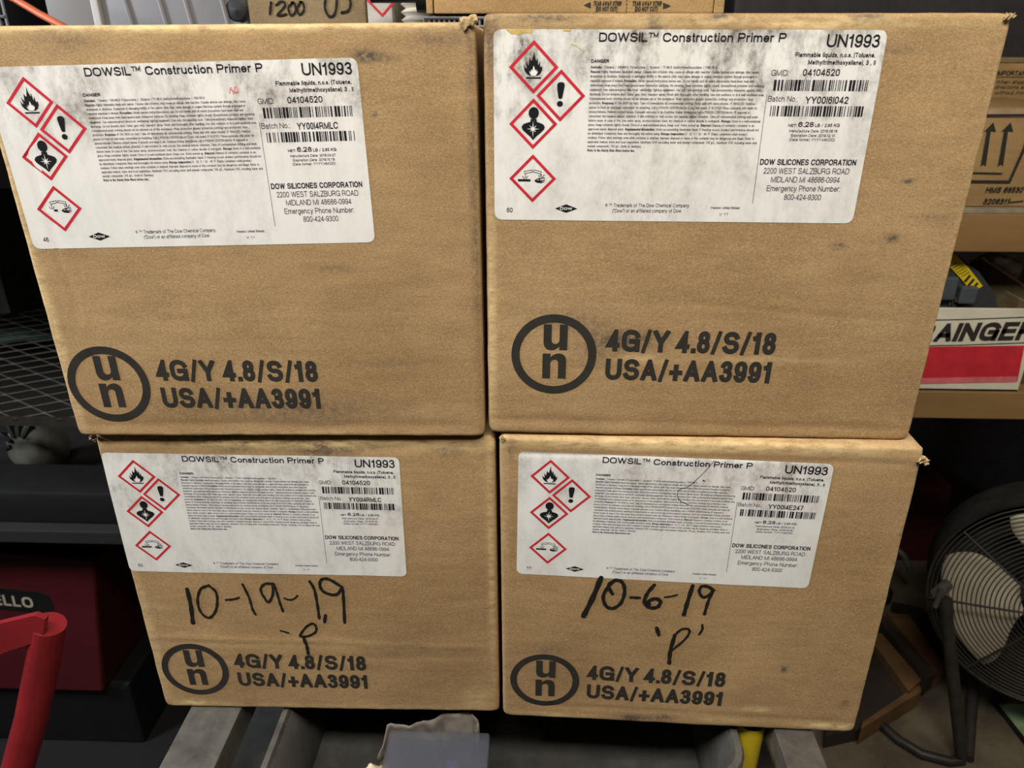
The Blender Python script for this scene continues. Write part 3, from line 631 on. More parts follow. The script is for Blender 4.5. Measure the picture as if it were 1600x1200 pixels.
# torn, crumpled carton corners
def tuft(root, b, spots, seed):
    rnd = random.Random(seed); H = P[b]['H']
    for (u, v, L, w, ang) in spots:
        bm = bmesh.new(); n = 9; rows = []
        for i in range(n):
            t = i / (n - 1); row = []
            for j in range(5):
                x = (j / 4 - .5) * w * (1 - .35 * t) + rnd.uniform(-1, 1) * w * .07; y = t * L; z = -.0012 - abs(math.sin(t * 7 + j * .9 + seed)) * .004 + rnd.uniform(-1, 1) * .0007
                c, s = math.cos(ang), math.sin(ang); row.append(bm.verts.new((u + x * c - y * s - BW / 2, z - BD / 2 + .002, v + x * s + y * c)))
            rows.append(row)
        for i in range(n - 1):
            for j in range(4): bm.faces.new((rows[i][j], rows[i][j + 1], rows[i + 1][j + 1], rows[i + 1][j]))
        me = bpy.data.meshes.new('torn_corner'); bm.to_mesh(me); bm.free()
        for nm, val in (('stain', 0.25), ('wear_highlight', .7)): me.attributes.new(nm, 'FLOAT', 'POINT').data.foreach_set('value', [val] * len(me.vertices))
        o = link('torn_corner', me, MAT['card'], root, True)
        so = o.modifiers.new('thick', 'SOLIDIFY'); so.thickness = .0006
tuft(RA, 'A', [(.321, .2985, .011, .008, -1.25)], 3)
tuft(RB, 'B', [(.324, .2985, .006, .004, -1.5)], 5)
tuft(RC, 'C', [(.002, .300, .005, .004, 1.1)], 8)
tuft(RD, 'D', [(.3265, .296, .008, .007, -2.0), (.004, .3025, .004, .004, .6)], 2)

# ------------------------------------------------------------------ steel cart under the cartons
MAT['galv'] = simple('weathered_galvanised_steel', srgb(104, 102, 95), .5, .5, .35, 40, .25)
MAT['tray'] = simple('scuffed_shaded_steel', srgb(74, 73, 70), .55, .3, .35, 25, .2)  # steel colour darkened to hold the shade inside the pan
cart = empty('steel_cart', (.33, .12, 0), 'weathered grey steel cart whose rails and pan carry the four cartons', 'cart')
def L3(o): o.location = -Vector((.33, .12, 0)); return o
def channel(x0, x1, z1, name='rail'):
    L3(MB().box((x0, -.20, z1 - .004), (x1, .34, z1), .0012).box((x0, -.20, z1 - .032), (x0 + .004, .34, z1 - .004)).box((x1 - .004, -.20, z1 - .032), (x1, .34, z1 - .004)).build(name, MAT['galv'], cart))
channel(.034, .084, Z0 - .0005); channel(.600, .636, Z0 + .0050)
def pan():
    def loop(x0, x1, y0, y1, r, z):
        o = []
        for cx, cy, a in ((x1 - r, y1 - r, 0), (x0 + r, y1 - r, 90), (x0 + r, y0 + r, 180), (x1 - r, y0 + r, 270)):
            for i in range(7):
                q = math.radians(a + 15 * i); rr = r * .3 if a == 180 else r; c_x, c_y = (x0 + rr, y0 + rr) if a == 180 else (cx, cy)
                X_ = c_x + rr * math.cos(q); Y_ = c_y + rr * math.sin(q); o.append((X_, Y_ + (X_ - .568) * .085 * (Y_ < .1), z))
        return o
    x0, x1, y0, y1 = .124, .568, -.049, .30
    ls = [loop(x0 - .0, x1, y0, y1, .034, .672), loop(x0 - .001, x1 + .001, y0 - .001, y1, .034, .693), loop(x0 + .001, x1 - .001, y0 + .001, y1, .033, .697),
          loop(x0 + .006, x1 - .007, y0 + .007, y1 - .007, .028, .697), loop(x0 + .008, x1 - .009, y0 + .009, y1 - .009, .026, .692),
          loop(x0 + .016, x1 - .020, y0 + .018, y1 - .02, .024, .60), loop(x0 + .05, x1 - .05, y0 + .05, y1 - .05, .02, .592)]
    m = MB(); n = len(ls[0])
    for L in ls: m.v += L
    for i in range(len(ls) - 1):
        for k_ in range(n): m.f.append((i * n + k_, i * n + (k_ + 1) % n, (i + 1) * n + (k_ + 1) % n, (i + 1) * n + k_))
    m.f.append(tuple((len(ls) - 1) * n + k_ for k_ in range(n)))
    rim = MB(); rim.v = m.v[:4 * n + n]; rim.f = m.f[:4 * n]; L3(rim.build('pan_rim', MAT['galv'], cart, True, False))
    m.v = m.v[4 * n:]; m.f = [tuple(i - 4 * n for i in f) for f in m.f[4 * n:]]
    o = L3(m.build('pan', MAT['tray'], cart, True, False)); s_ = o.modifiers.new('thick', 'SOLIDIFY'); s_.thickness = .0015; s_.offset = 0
pan()
for x in (.045, .636):
    for y in (-.1, .28): L3(MB().box((x - .014, y - .014, 0), (x + .014, y + .014, Z0 - .03), .003).build('leg', MAT['galv'], cart))
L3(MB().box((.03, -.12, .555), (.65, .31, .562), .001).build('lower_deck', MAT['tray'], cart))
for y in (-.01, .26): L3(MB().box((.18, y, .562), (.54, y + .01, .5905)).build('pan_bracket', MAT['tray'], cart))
# things lying in and beside the pan
MAT['clear'] = NT('frosted_clear_plastic'); k = MAT['clear']
k.b.inputs['Base Color'].default_value = (.20, .21, .25, 1); k.b.inputs['Roughness'].default_value = .3; k.b.inputs['Transmission Weight'].default_value = .5; k.b.inputs['IOR'].default_value = 1.15
k.b.inputs['Alpha'].default_value = .36; MAT['clear'] = k.m
MAT['bag'] = simple('cloudy_white_plastic_bag', srgb(146, 136, 126), .35, 0, .2, 60, 0, .2)
MAT['purple'] = simple('violet_wrap', srgb(96, 88, 140), .5); MAT['yellow'] = simple('yellow_plastic', srgb(226, 196, 30), .4, var=.08)
MAT['greypl'] = simple('grey_plastic', srgb(110, 110, 112), .5)
MAT['black'] = simple('black_plastic', srgb(14, 14, 15), .55, var=.3)
a = atz(612, 1143, .672); b_ = atz(765, 1143, .672); w = b_.x - a.x
cb = empty('clear_container', ((a.x + b_.x) / 2, a.y - .035, .5925), 'frosted clear plastic container standing in the grey steel pan', 'container')
o = MB().box((-w / 2, -.03, .0), (w / 2, .03, .0785), .006).build('tub', MAT['clear'], cb, True)
MB().box((-w / 2 - .001, -.032, .0790), (w / 2 + .001, .032, .086), .0034).build('lid', MAT['clear'], cb, True)
MB().lathe([(0, .0005), (.0035, .0004), (.004, 0)], 16, Matrix.Translation((.012, -.018, .0862))).build('lid_button', MAT['lwhite'], cb)
cc = (cb.location.x, cb.location.y)
tag(MB().box((cc[0] + .008, cc[1] - .02, .600), (cc[0] + .02, cc[1] + .018, .655), .002).build('violet_packet', MAT['purple']), 'small violet packet seen inside the clear plastic container', 'packet')
def lump(name, cx, cy, cz, sx, sy, sz, mat, seed, amp=.35, sub=4, freq=1.6, tilt=None):
    bm = bmesh.new(); bmesh.ops.create_icosphere(bm, subdivisions=sub, radius=1)
    for v in bm.verts:
        d = v.co.normalized(); n = noise.noise(d * freq + Vector((seed, 0, 0))) * amp + abs(noise.noise(d * freq * 2.7 + Vector((0, seed, 0)))) * amp * .8
        v.co = Vector((d.x * sx, d.y * sy, d.z * sz)) * (1 + n)
    me = bpy.data.meshes.new(name); bm.to_mesh(me); bm.free(); o = link(name, me, mat, None, True); o.location = (cx, cy, cz); return o
def drape(name, top, base, mat, n=30, rows=14, amp=.004, seed=0):       # a sheet hanging from a top outline to a base outline, with folds
    m = MB()
    def samp(L, t): f = t * (len(L) - 1); i = min(int(f), len(L) - 2); return Vector(L[i]).lerp(Vector(L[i + 1]), f - i)
    for i in range(n + 1):
        for j in range(rows + 1):
            t, q = i / n, j / rows; p_ = samp(top, t).lerp(samp(base, t), q); f = noise.noise(Vector((t * 9 + seed, q * 2, seed))) + .5 * noise.noise(Vector((t * 23, q * 6, seed)))
            p_ += Vector((f * .4, -f, f * .5 * (1 - q))) * amp; m.v.append(tuple(p_))
    for i in range(n):
        for j in range(rows): a_ = i * (rows + 1) + j; m.f.append((a_, a_ + rows + 1, a_ + rows + 2, a_ + 1))
    o = m.build(name, mat, None, True, False); s_ = o.modifiers.new('thick', 'SOLIDIFY'); s_.thickness = .001; return o
y_ = a.y - .002
tp = [aty(590, 1182, y_ + .002), aty(606, 1133, y_ + .004), aty(640, 1131, y_ + .010), aty(672, 1126, y_ + .012), aty(695, 1113, y_ + .012), aty(735, 1112, y_ + .012), aty(748, 1125, y_ + .01), aty(745, 1142, y_ + .006)]
bs = [(p.x, y_ + .012, .594) for p in tp]
tag(drape('plastic_bag', tp, bs, MAT['bag'], 36, 16, .006, 4), 'crumpled cloudy plastic bag behind the clear container in the pan', 'bag')
q = atz(588, 1196, .655)
o = lump('rag', q.x, q.y, .622, .020, .014, .022, simple('cream_cloth', srgb(222, 206, 170), .8, bump=.3), 5, .45); tag(o, 'scrap of cream cloth beside the clear container, at the frame edge', 'cloth')
# yellow cup outside the pan
cup = empty('plastic_cup', (.5855, .020, .5625), 'yellow plastic cup with grey inside wedged beside the steel pan', 'cup'); cup.rotation_euler = (0, 0, 0)
MB().lathe([(0, 0), (.0125, 0), (.0140, .127), (.0145, .129), (.0128, .129)], 40).build('cup_wall', MAT['yellow'], cup, True)
MB().lathe([(.0127, .1285), (.0122, .118), (.010, .003), (0, .003)], 40).build('cup_lining', MAT['greypl'], cup, True)

# ------------------------------------------------------------------ steel shelving behind, left
MAT['darksteel'] = simple('dark_steel', srgb(56, 52, 46), .55, .6, .3, 30)
MAT['darkboard'] = simple('dark_board', srgb(20, 18, 17), .8)
sh = empty('steel_shelving', (-.2, .8, 0), 'dark steel shelving with an expanded metal shelf behind the left cartons', 'shelf')
def LS(o): o.location = -Vector((-.2, .8, 0)); return o
LS(MB().box((-1.3, .40, 1.20), (.74, 1.15, 1.22), .002).build('top_shelf', MAT['darkboard'], sh))
LS(MB().box((-1.3, .42, .585), (.74, 1.25, .608), .002).build('bottom_shelf', MAT['darkboard'], sh))
for x in (-1.3, .71):
    for y in (.43, 1.12): LS(MB().box((x, y, 0), (x + .035, y + .005, 1.20)).box((x, y, 0), (x + .005, y + .035, 1.20)).build('post', MAT['darksteel'], sh))
zm = .765; y0m = aty(40, 655, 0).y
fy = atz(40, 655, zm).y
m = MB(); m.box((-1.3, fy, zm - .012), (.74, fy + .006, zm + .002)).box((-1.3, 1.13, zm - .012), (.74, 1.136, zm + .002)); LS(m.build('shelf_edge', MAT['darksteel'], sh))
dx, dy = .072, .044; y_ = fy + .003; m = MB()
x_ = -.95; nxr = 20; rows = int((1.13 - fy) / (dy / 2))
for r_ in range(rows):
    ya = fy + r_ * dy / 2; yb = ya + dy / 2
    for c_ in range(nxr):
        xa = x_ + c_ * dx + (dx / 2 if r_ % 2 else 0)
        for sgn in (-1, 1):
            p0 = Vector((xa, ya, zm)); p1 = Vector((xa + sgn * dx / 2, yb, zm))
            m.tube([p0, p0.lerp(p1, .12), p0.lerp(p1, .88), p1], [.0028, .0018, .0018, .0028], 4, cap=False)
o = LS(m.build('metal_mesh', MAT['darksteel'], sh)); o['kind'] = 'stuff'
# machine with slotted dome on the bottom shelf, teal cloth, grey bin
MAT['grey_paint'] = simple('dusty_grey_paint', srgb(84, 84, 77), .7)
q = atz(52, 748, .61)
mot = empty('electric_motor', (q.x, q.y + .02, .6085), 'grey motor housing with slotted round end on the shelf below the mesh', 'motor')
MM = Matrix.Translation((0, 0, .070)) @ Matrix.Rotation(math.radians(68), 4, 'X')
MB().lathe([(0, .05), (.026, .048), (.045, .038), (.055, .016), (.058, -.0), (.058, -.05), (.054, -.08), (0, -.08)], 40, MM).build('housing', MAT['grey_paint'], mot, True)
for i in range(5):
    an = math.radians(55 + i * 32); R_ = MM @ Matrix.Rotation(an, 4, 'Z'); MB().box((.022, -.004, .032), (.056, .004, .056), .001, R_).build('vent_slot', MAT['black'], mot)
MB().box((-.05, -.04, 0), (.05, .06, .008), .002).build('foot_plate', MAT['darksteel'], mot); mot.scale = (.64, .64, .8)
tag(MB().box((-1.2, .44, .6085), (-.05, .53, .665), .006).build('tool_case', MAT['black'], None, True), 'long black tool case in front of the grey motor on the dark shelf', 'case')
tag(MB().box((-1.6, -.6, .0), (.42, .95, .0015)).build('shade_mat', simple('floor_shade_black', srgb(14, 13, 13), .8)), 'added dark mat standing in for floor shade under cart and shelving', 'mat')  # thin black sheet added so the floor here looks shaded
q = atz(30, 520, .64)
o = lump('tarpaulin', q.x + .02, q.y, .668, .15, .09, .038, simple('teal_tarpaulin', srgb(84, 108, 100), .6), 3, .35); tag(o, 'crumpled teal tarpaulin seen through the metal mesh shelf', 'tarpaulin')
q = aty(-8, 320, 1.05)
tag(MB().box((q.x - .2, .98, zm + .003), (q.x + .02, 1.10, 1.02), .01).build('storage_bin', simple('dark_grey_plastic_bin', srgb(66, 66, 62), .7), None, True), 'grey bin standing on the metal mesh shelf, at the left edge', 'bin')
# ------------------------------------------------------------------ red machine and red bracket, lower left
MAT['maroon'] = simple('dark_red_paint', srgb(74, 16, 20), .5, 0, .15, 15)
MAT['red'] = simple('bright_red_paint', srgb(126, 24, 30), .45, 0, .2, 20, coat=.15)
MAT['cream'] = simple('cream_lettering', srgb(170, 160, 140), .6)
yR = .52
pl = lambda x, y: aty(x, y, yR)
tl, tr, br = pl(-60, 853), pl(142, 874), pl(162, 1082)
rm = empty('red_machine', (tr.x - .14, yR + .12, 0), 'dark red machine with a black badge, lower left behind the cartons', 'machine'); off = rm.location
poly = [(tl.x - off.x - .12, tl.z + .004), (tr.x - off.x - .012, tr.z), (tr.x - off.x - .002, tr.z - .006), (tr.x - off.x + .001, tr.z - .02), (br.x - off.x, br.z), (tl.x - off.x - .12, br.z - .0)]
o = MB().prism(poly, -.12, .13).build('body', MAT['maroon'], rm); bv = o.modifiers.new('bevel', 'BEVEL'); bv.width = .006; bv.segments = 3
MB().box((-.26, -.10, 0), (tr.x - off.x - .01, .12, br.z), .01).build('base', MAT['black'], rm)
f3 = lambda x, z: (x, -.1212, z)
bp = [pl(-60, 912), pl(60, 925), pl(75, 930), pl(84, 945), pl(84, 960), pl(50, 957), pl(-60, 946)]
MB().prism([(p.x - off.x, p.z) for p in bp], -.1208, -.1195).build('badge', MAT['black'], rm)
q = []; a1, a2 = pl(-28, 942), pl(54, 949.5); h_ = (pl(20, 928) - pl(20, 944)).length
text(q, 'JIELLO', a1.x - off.x, a1.z, a2.x - off.x, a2.z, h_, .2, 8, .14); flat('badge_lettering', q, lambda u, v: (u, -.1214, v), MAT['cream'], rm)
yF = .02
rf = empty('tube_stand', (aty(40, 1200, yF).x, yF, 0), 'bright red tubular stand with a flat bar, bottom left corner', 'stand'); off = rf.location
pts = [aty(76, 975, yF), aty(66, 1040, yF), aty(50, 1120, yF - .01), aty(28, 1200, yF - .02)]; d = (pts[-1] - pts[-2]).normalized(); e_ = pts[-1] + d * ((pts[-1].z) / -d.z)
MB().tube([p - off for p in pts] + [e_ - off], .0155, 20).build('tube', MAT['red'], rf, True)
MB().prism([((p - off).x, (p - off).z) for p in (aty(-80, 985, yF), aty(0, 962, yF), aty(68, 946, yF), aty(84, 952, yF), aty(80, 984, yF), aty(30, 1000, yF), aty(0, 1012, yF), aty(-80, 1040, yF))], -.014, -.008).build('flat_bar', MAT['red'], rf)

# ------------------------------------------------------------------ goods on the top shelf behind the cartons (a strip along the upper edge)
def cartonish(name, x0, x1, y0, y1, z0, z1, mat, label, cat, bev=.004, **kw):
    r0 = empty(name, ((x0 + x1) / 2, (y0 + y1) / 2, z0), label, cat)
    MB().box((x0 - (x0 + x1) / 2, -(y1 - y0) / 2, 0), (x1 - (x0 + x1) / 2, (y1 - y0) / 2, z1 - z0), bev).build('body', mat, r0, True)
    return r0
zt = 1.22
X_ = lambda px, y: aty(px, 20, y).x
# beige carton with marker writing
y = .50; x0, x1 = X_(388, y), X_(572, y)
r0 = cartonish('cardboard_box', x0, x1, y, y + .2, zt, 1.50, MAT['card3'], 'brown carton with 1200 written in marker, behind the upper left carton', 'box')
off = r0.location
q = []
def wpx(w, pts): return (w, [((aty(a_, b__, y).x - off.x) * 1000, (aty(a_, b__, y).z - off.z) * 1000) for a_, b__ in pts])
Q1 = [wpx(3, [(424, 4), (422, 22)]), wpx(2.6, [(432, 8), (440, 2), (446, 8), (434, 24), (448, 22)]), wpx(2.6, [(458, 4), (451, 12), (455, 24), (462, 18), (461, 6), (456, 4)]), wpx(2.6, [(471, 3), (465, 12), (468, 23), (475, 16), (474, 5), (469, 3)])]
Q2 = [wpx(3, [(510, -8), (508, 12), (515, 26), (524, 20), (527, -4)]), wpx(3, [(540, -10), (548, 2), (545, 16), (534, 20)])]
for Q_ in (Q1, Q2):
    q = []; hand(q, Q_); flat('marker_writing', q, lambda u, v: (u * .001, -.1012, v * .001), MAT['marker'], r0)
# white carton with red diamond
y = .48; x0, x1 = X_(574, y), X_(613, y)
r0 = cartonish('paper_carton', x0, x1, y, y + .12, zt, 1.42, simple('white_card', srgb(188, 182, 172), .6), 'narrow white carton with a red diamond beside the ribbed hose', 'box', .002); off = r0.location
cx, cz = aty(596, 0, y).x - off.x, aty(596, -4, y).z - off.z; rr_ = .0195
flat('hazard_diamond', ribbon([(cx, cz + rr_), (cx + rr_, cz), (cx, cz - rr_), (cx - rr_, cz)], .0013, True), lambda u, v: (u, -.0605, v), MAT['lred'], r0)
# grey padded sacks
MAT['sack'] = simple('grey_plastic_sack', srgb(124, 122, 124), .5, 0, .1, 12); MAT['sack2'] = simple('pale_grey_panel', srgb(176, 174, 172), .5, 0, .1)
y = .55
MG = MAT['greycase'] = simple('grey_case', srgb(118, 114, 112), .55, 0, .08, 10)
def case(xp0, xp1, lab_, mat):
    x0, x1 = X_(xp0, y), X_(xp1, y); r0 = empty('storage_case', ((x0 + x1) / 2, y + .12, zt), lab_, 'case'); w2 = (x1 - x0) / 2
    MB().box((-w2, -.12, 0), (w2, .12, .30), .012).build('body', mat, r0, True); return r0, w2
r1, w2 = case(70, 152, 'grey plastic case next to the orange cord, behind the upper left carton', MG)
MB().box((w2 - .004, -.126, 0), (w2 + .006, -.11, .3), .002).build('edge_strip', MAT['sack2'], r1)
r2, w2 = case(158, 386, 'wide grey plastic sack with folds between the grey case and brown carton', MAT['sack']); r2.name = 'plastic_sack'; r2['category'] = 'sack'
for fx in (-.62, -.15, .2, .7):
    xx = fx * w2; MB().tube([(xx, -.119, .0), (xx + .006, -.121, .08), (xx - .004, -.121, .15), (xx + .004, -.12, .3)], .0035, 8).build('fold', MAT['sack'], r2, True)
MB().lathe([(0, .004), (.012, .002), (.016, 0)], 20, Matrix.Translation((w2 * .86, -.119, .12)) @ Matrix.Rotation(math.pi / 2, 4, 'X')).build('dark_patch', MAT['black'], r2)
# dark clutter and orange cord at the top left
r0 = cartonish('wire_basket', X_(-60, .6), X_(24, .6), .58, .70, zt, 1.42, MAT['black'], 'black wire basket at the top left corner behind the orange cord', 'basket')
w2 = (X_(24, .6) - X_(-60, .6)) / 2; m = MB()
for i in range(9): m.tube([(-w2 + i * w2 / 4, -.063, 0), (-w2 + i * w2 / 4, -.063, .2)], .002, 5)
for i in range(8): m.tube([(-w2, -.065, .01 + i * .026), (w2, -.065, .01 + i * .026)], .002, 5)
m.build('wire_grid', MAT['greypl'], r0)
r0 = cartonish('wooden_block', X_(30, .72), X_(80, .72), .72, .88, zt, 1.45, simple('dark_plywood', srgb(96, 76, 50), .7, stretch=(1, 1, .1)), 'dark brown wooden block between black basket and grey case', 'block')
cd = [aty(-20, -22, .47), aty(22, -2, .46), aty(62, 22, .45), aty(100, 42, .43), aty(130, 60, .41), aty(150, 75, .41)]
o = MB().tube([*cd, Vector((cd[-1].x + .03, .41, zt + .005)), Vector((cd[-1].x + .1, .42, zt + .005))], .0042, 10).build('extension_cord', simple('orange_rubber', srgb(184, 92, 54), .5), None, True); tag(o, 'orange cord crossing the top left corner above the carton', 'cord')
# ribbed white hose with dark bar above
y = .46; hx0, hx1 = aty(622, 30, y), aty(672, 26, y); ho = empty('ribbed_hose', (hx0.x, y + .03, zt), 'white ribbed hose coiled behind the gap of the upper cartons', 'hose'); m = MB()
prof = [(.026 + .003 * math.cos(i * math.pi / 2), -.03 + i * .0022) for i in range(58)]
m.lathe(prof, 28, Matrix.Translation((.028, .0, .03))).build('hose_wall', simple('white_ribbed_plastic', srgb(214, 206, 188), .5, var=.05), ho, True)
MB().box((-.006, -.02, .0), (.060, .03, .002)).build('hose_foot', MAT['greypl'], ho)
b0, b1 = aty(580, 1, .42), aty(664, 4, .42)
o = MB().tube([(b0.x, .42, b0.z + .010), (b1.x + .0, .42, b0.z + .010)], .0125, 20).tube([(b1.x - .008, .42, b0.z + .004), (b1.x + .012, .42, b0.z + .003)], .0165, 20).build('torch', MAT['black'], None, True); tag(o, 'black flashlight lying above the white ribbed hose, at the top edge', 'flashlight')
o.location.z = 0
# shelf riser holding the flashlight and tear strip carton
yc = .285; c0, c1 = aty(666, 17, yc), aty(1131, 20, yc)
cr = empty('wire_crate', ((c0.x + c1.x) / 2, yc + .12, Z0 + .61), 'black wire mesh crate under the carton with the tear strip', 'crate'); off = cr.location; hh = c0.z - .004 - off.z; w2 = (c1.x - c0.x) / 2 + .003
base_ = .615 + Z0
r_ = MB(); zb = 1.2205 - off.z
for i in range(60): xx = -w2 + 2 * w2 * i / 59; r_.tube([(xx, -.115, zb), (xx, -.115, hh)], .0012, 4)
for zz in (zb + .002, hh - .018, hh - .01, hh - .002): r_.tube([(-w2, -.116, zz), (w2, -.116, zz)], .0016, 5)
r_.build('wire_front', MAT['greypl'], cr); MB().box((-w2, -.105, zb), (w2, .115, hh), .002).build('liner', MAT['black'], cr)
y = yc; x0, x1 = c0.x, c1.x; z0 = off.z + hh + .0015
tb = empty('cardboard_box', ((x0 + x1) / 2, y + .12, z0), 'tan carton printed with TEAR AWAY STRIP arrows, behind the upper right carton', 'box'); off = tb.location; w2 = (x1 - x0) / 2
xs_ = aty(677, 10, y).x - off.x
MB().box((xs_ + .0006, -.12, 0), (w2 - .0105, .12, .15), .0015).build('body', MAT['card2'], tb)
MB().box((-w2, -.1195, 0), (xs_ - .0006, .12, .15), .001).build('side_flap', MAT['card2'], tb); MB().box((w2 - .010, -.1195, 0), (w2, .12, .15), .001).build('side_flap', MAT['card2'], tb)
q = []
def tpx(s, xa, xb, yb, h, wt=.17):
    a_ = aty(xa, yb, y) - off; b__ = aty(xb, yb, y) - off; text(q, s, a_.x, a_.z, b__.x, b__.z, h, wt, 6)
s_ = (aty(0, 0, y) - aty(0, 7.2, y)).z
for xa, xb in ((927, 971), (988, 1034)): tpx('TEAR AWAY STRIP', xa, xb, 9, s_); tpx('(DO NOT CUT)', xa + 4, xb - 7, 17.5, s_)
for pp in ([(912, 8), (923, 3), (923, 13)], [(1048, 9), (1036, 4), (1036, 14)]): q.append([((aty(*p_, y) - off).x, (aty(*p_, y) - off).z) for p_ in pp])
flat('printed_lettering', q, lambda u, v: (u, -.1206, v), MAT['ink'], tb)
q = []
for i in range(22): xx = (aty(979, 0, y) - off).x; q.append([(xx, .001 + i * .003), (xx + .0008, .001 + i * .003), (xx + .0008, .0028 + i * .003), (xx, .0028 + i * .003)])
flat('perforation', q, lambda u, v: (u, -.1206, v), MAT['ink'], tb)
# dark cabinet on the upper right
tag(MB().box((.80, 1.35, .0), (2.4, 1.75, 2.2), .01).build('dark_cabinet', simple('charcoal_cabinet', srgb(52, 48, 50), .6)), 'tall charcoal cabinet in the dark behind the wooden shelves', 'cabinet')
q0, q1 = aty(1152, 10, .9), aty(1180, 10, .9)

# ------------------------------------------------------------------ wooden shelves on the right
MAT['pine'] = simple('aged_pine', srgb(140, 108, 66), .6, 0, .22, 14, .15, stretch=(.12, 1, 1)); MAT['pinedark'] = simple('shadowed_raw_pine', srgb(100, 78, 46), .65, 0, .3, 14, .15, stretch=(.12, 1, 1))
yS = .62
z1t, z1b = aty(1550, 334, yS).z, aty(1550, 394, yS).z; z2t, z2b = aty(1550, 613, yS).z, aty(1550, 655, yS).z
ws_ = empty('wooden_shelving', (1.35, yS + .2, 0), 'open shelving of aged pine boards on the right', 'shelf'); off = ws_.location
def LW_(o): o.location = -off; return o
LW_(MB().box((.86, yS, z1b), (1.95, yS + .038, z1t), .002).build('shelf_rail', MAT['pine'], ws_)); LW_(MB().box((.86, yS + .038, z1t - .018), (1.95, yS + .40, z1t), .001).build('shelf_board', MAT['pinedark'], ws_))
LW_(MB().box((.86, yS, z1t), (1.95, yS + .40, z1t + .006), .001).build('shelf_liner', simple('pale_liner', srgb(150, 140, 120), .6), ws_))
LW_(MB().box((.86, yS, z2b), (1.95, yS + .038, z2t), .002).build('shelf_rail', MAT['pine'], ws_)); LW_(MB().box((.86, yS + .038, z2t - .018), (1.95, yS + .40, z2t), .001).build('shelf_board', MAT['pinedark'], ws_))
for x in (.87, 1.88):
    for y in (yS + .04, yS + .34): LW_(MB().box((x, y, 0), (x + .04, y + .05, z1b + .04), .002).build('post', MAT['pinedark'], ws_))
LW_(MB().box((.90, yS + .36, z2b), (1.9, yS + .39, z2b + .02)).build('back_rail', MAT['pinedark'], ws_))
# carton with arrows
y = yS + .02; x0, x1 = aty(1380, 250, y).x, aty(1720, 250, y).x; zt_ = aty(1550, 168, y).z; z0 = z1t + .0065
ar = empty('cardboard_box', ((x0 + x1) / 2, y + .14, z0), 'carton printed with two upward arrows on the wooden shelf, right edge', 'box'); off_ = ar.location; w2 = (x1 - x0) / 2
MB().box((-w2, -.14, 0), (w2, .14, zt_ - z0), .004).build('body', MAT['card2'], ar, True)
a_ = aty(1550, 183, y).z - off_.z
MB().box((-w2, -.1412, a_), (w2, -.1402, zt_ - z0 - .002)).build('tape_strip', simple('clear_brown_tape', srgb(170, 148, 118), .25), ar)
P3 = lambda px, py: ((aty(px, py, y - .001) - off_).x, (aty(px, py, y - .001) - off_).z)
q = []
for dx_ in (0, 27):
    q.append([P3(*p_) for p_ in [(1553 + dx_, 191), (1566 + dx_ - 8, 207), (1560 + dx_ - 6, 207)]]) if 0 else None
    tip = 1552 + dx_
    q.append([P3(tip, 191), P3(tip + 4, 206), P3(tip - 4, 204), P3(tip - 12, 260), P3(tip - 15, 256), P3(tip - 20, 260), P3(tip - 10, 204), P3(tip - 15, 206)])
q += ribbon([P3(1460, 181), P3(1640, 180)], .0019, False, False); q += ribbon([P3(1613, 183), P3(1601, 230), P3(1577, 284), P3(1460, 283)], .0021, False, False); q += ribbon([P3(1470, 269), P3(1566, 271)], .0011, False, False)
h_ = (aty(1550, 292, y) - aty(1550, 301, y)).z
a1, a2 = P3(1539, 301), P3(1597, 301); text(q, 'HMS 68530', a1[0], a1[1], a2[0], a2[1], h_, .2, 6, slant=.15)
a1, a2 = P3(1535, 319), P3(1576, 319); text(q, '3206311', a1[0], a1[1], a2[0], a2[1], h_, .2, 6, slant=.15); q += ribbon([P3(1578, 316), P3(1598, 314)], .001)
flat('printed_arrows', q, lambda u, v: (u, -.1418 if 0 else -.1415, v), MAT['ink'], ar)
# IMPORTANT carton behind it
y2 = yS + .30; x0, x1 = aty(1430, 120, y2).x, aty(1760, 120, y2).x; zt2 = aty(1580, 92, y2).z
im = empty('cardboard_box', ((x0 + x1) / 2, y2 + .10, z1t + .0065), 'taller carton printed IMPORTANT behind the carton with arrows', 'box'); off2 = im.location; w2 = (x1 - x0) / 2
MB().box((-w2, -.10, 0), (w2, .08, zt2 - off2.z), .003).build('body', MAT['card2'], im, True)
MB().box((-w2 - .002, -.102, zt2 - off2.z - .006), (w2 + .002, .08, zt2 - off2.z + .002), .001).build('top_flap', MAT['card3'], im)
P4 = lambda px, py: ((aty(px, py, y2) - off2).x, (aty(px, py, y2) - off2).z)
q = []
def t4(s, xa, xb, yb, h, wt=.15, **k2): a_, b__ = P4(xa, yb), P4(xb, yb); hh_ = P4(xa, yb - h)[1] - a_[1]; text(q, s, a_[0], a_[1], b__[0], b__[1], hh_, wt, 6, **k2)
t4('IMPORTANT', 1556, 1607, 118, 7.5, .2, slant=.1); q += ribbon([P4(1556, 120.5), P4(1607, 120.5)], .0005)
t4('When shipping this', 1555, 1628, 131, 6, .13, slant=.12); t4('directions and fold', 1553, 1625, 139, 6, .13, slant=.12); t4('without moving any', 1553, 1634, 147.5, 6, .13, slant=.12)
flat('printed_lettering', q, lambda u, v: (u, -.1008, v), MAT['ink'], im)
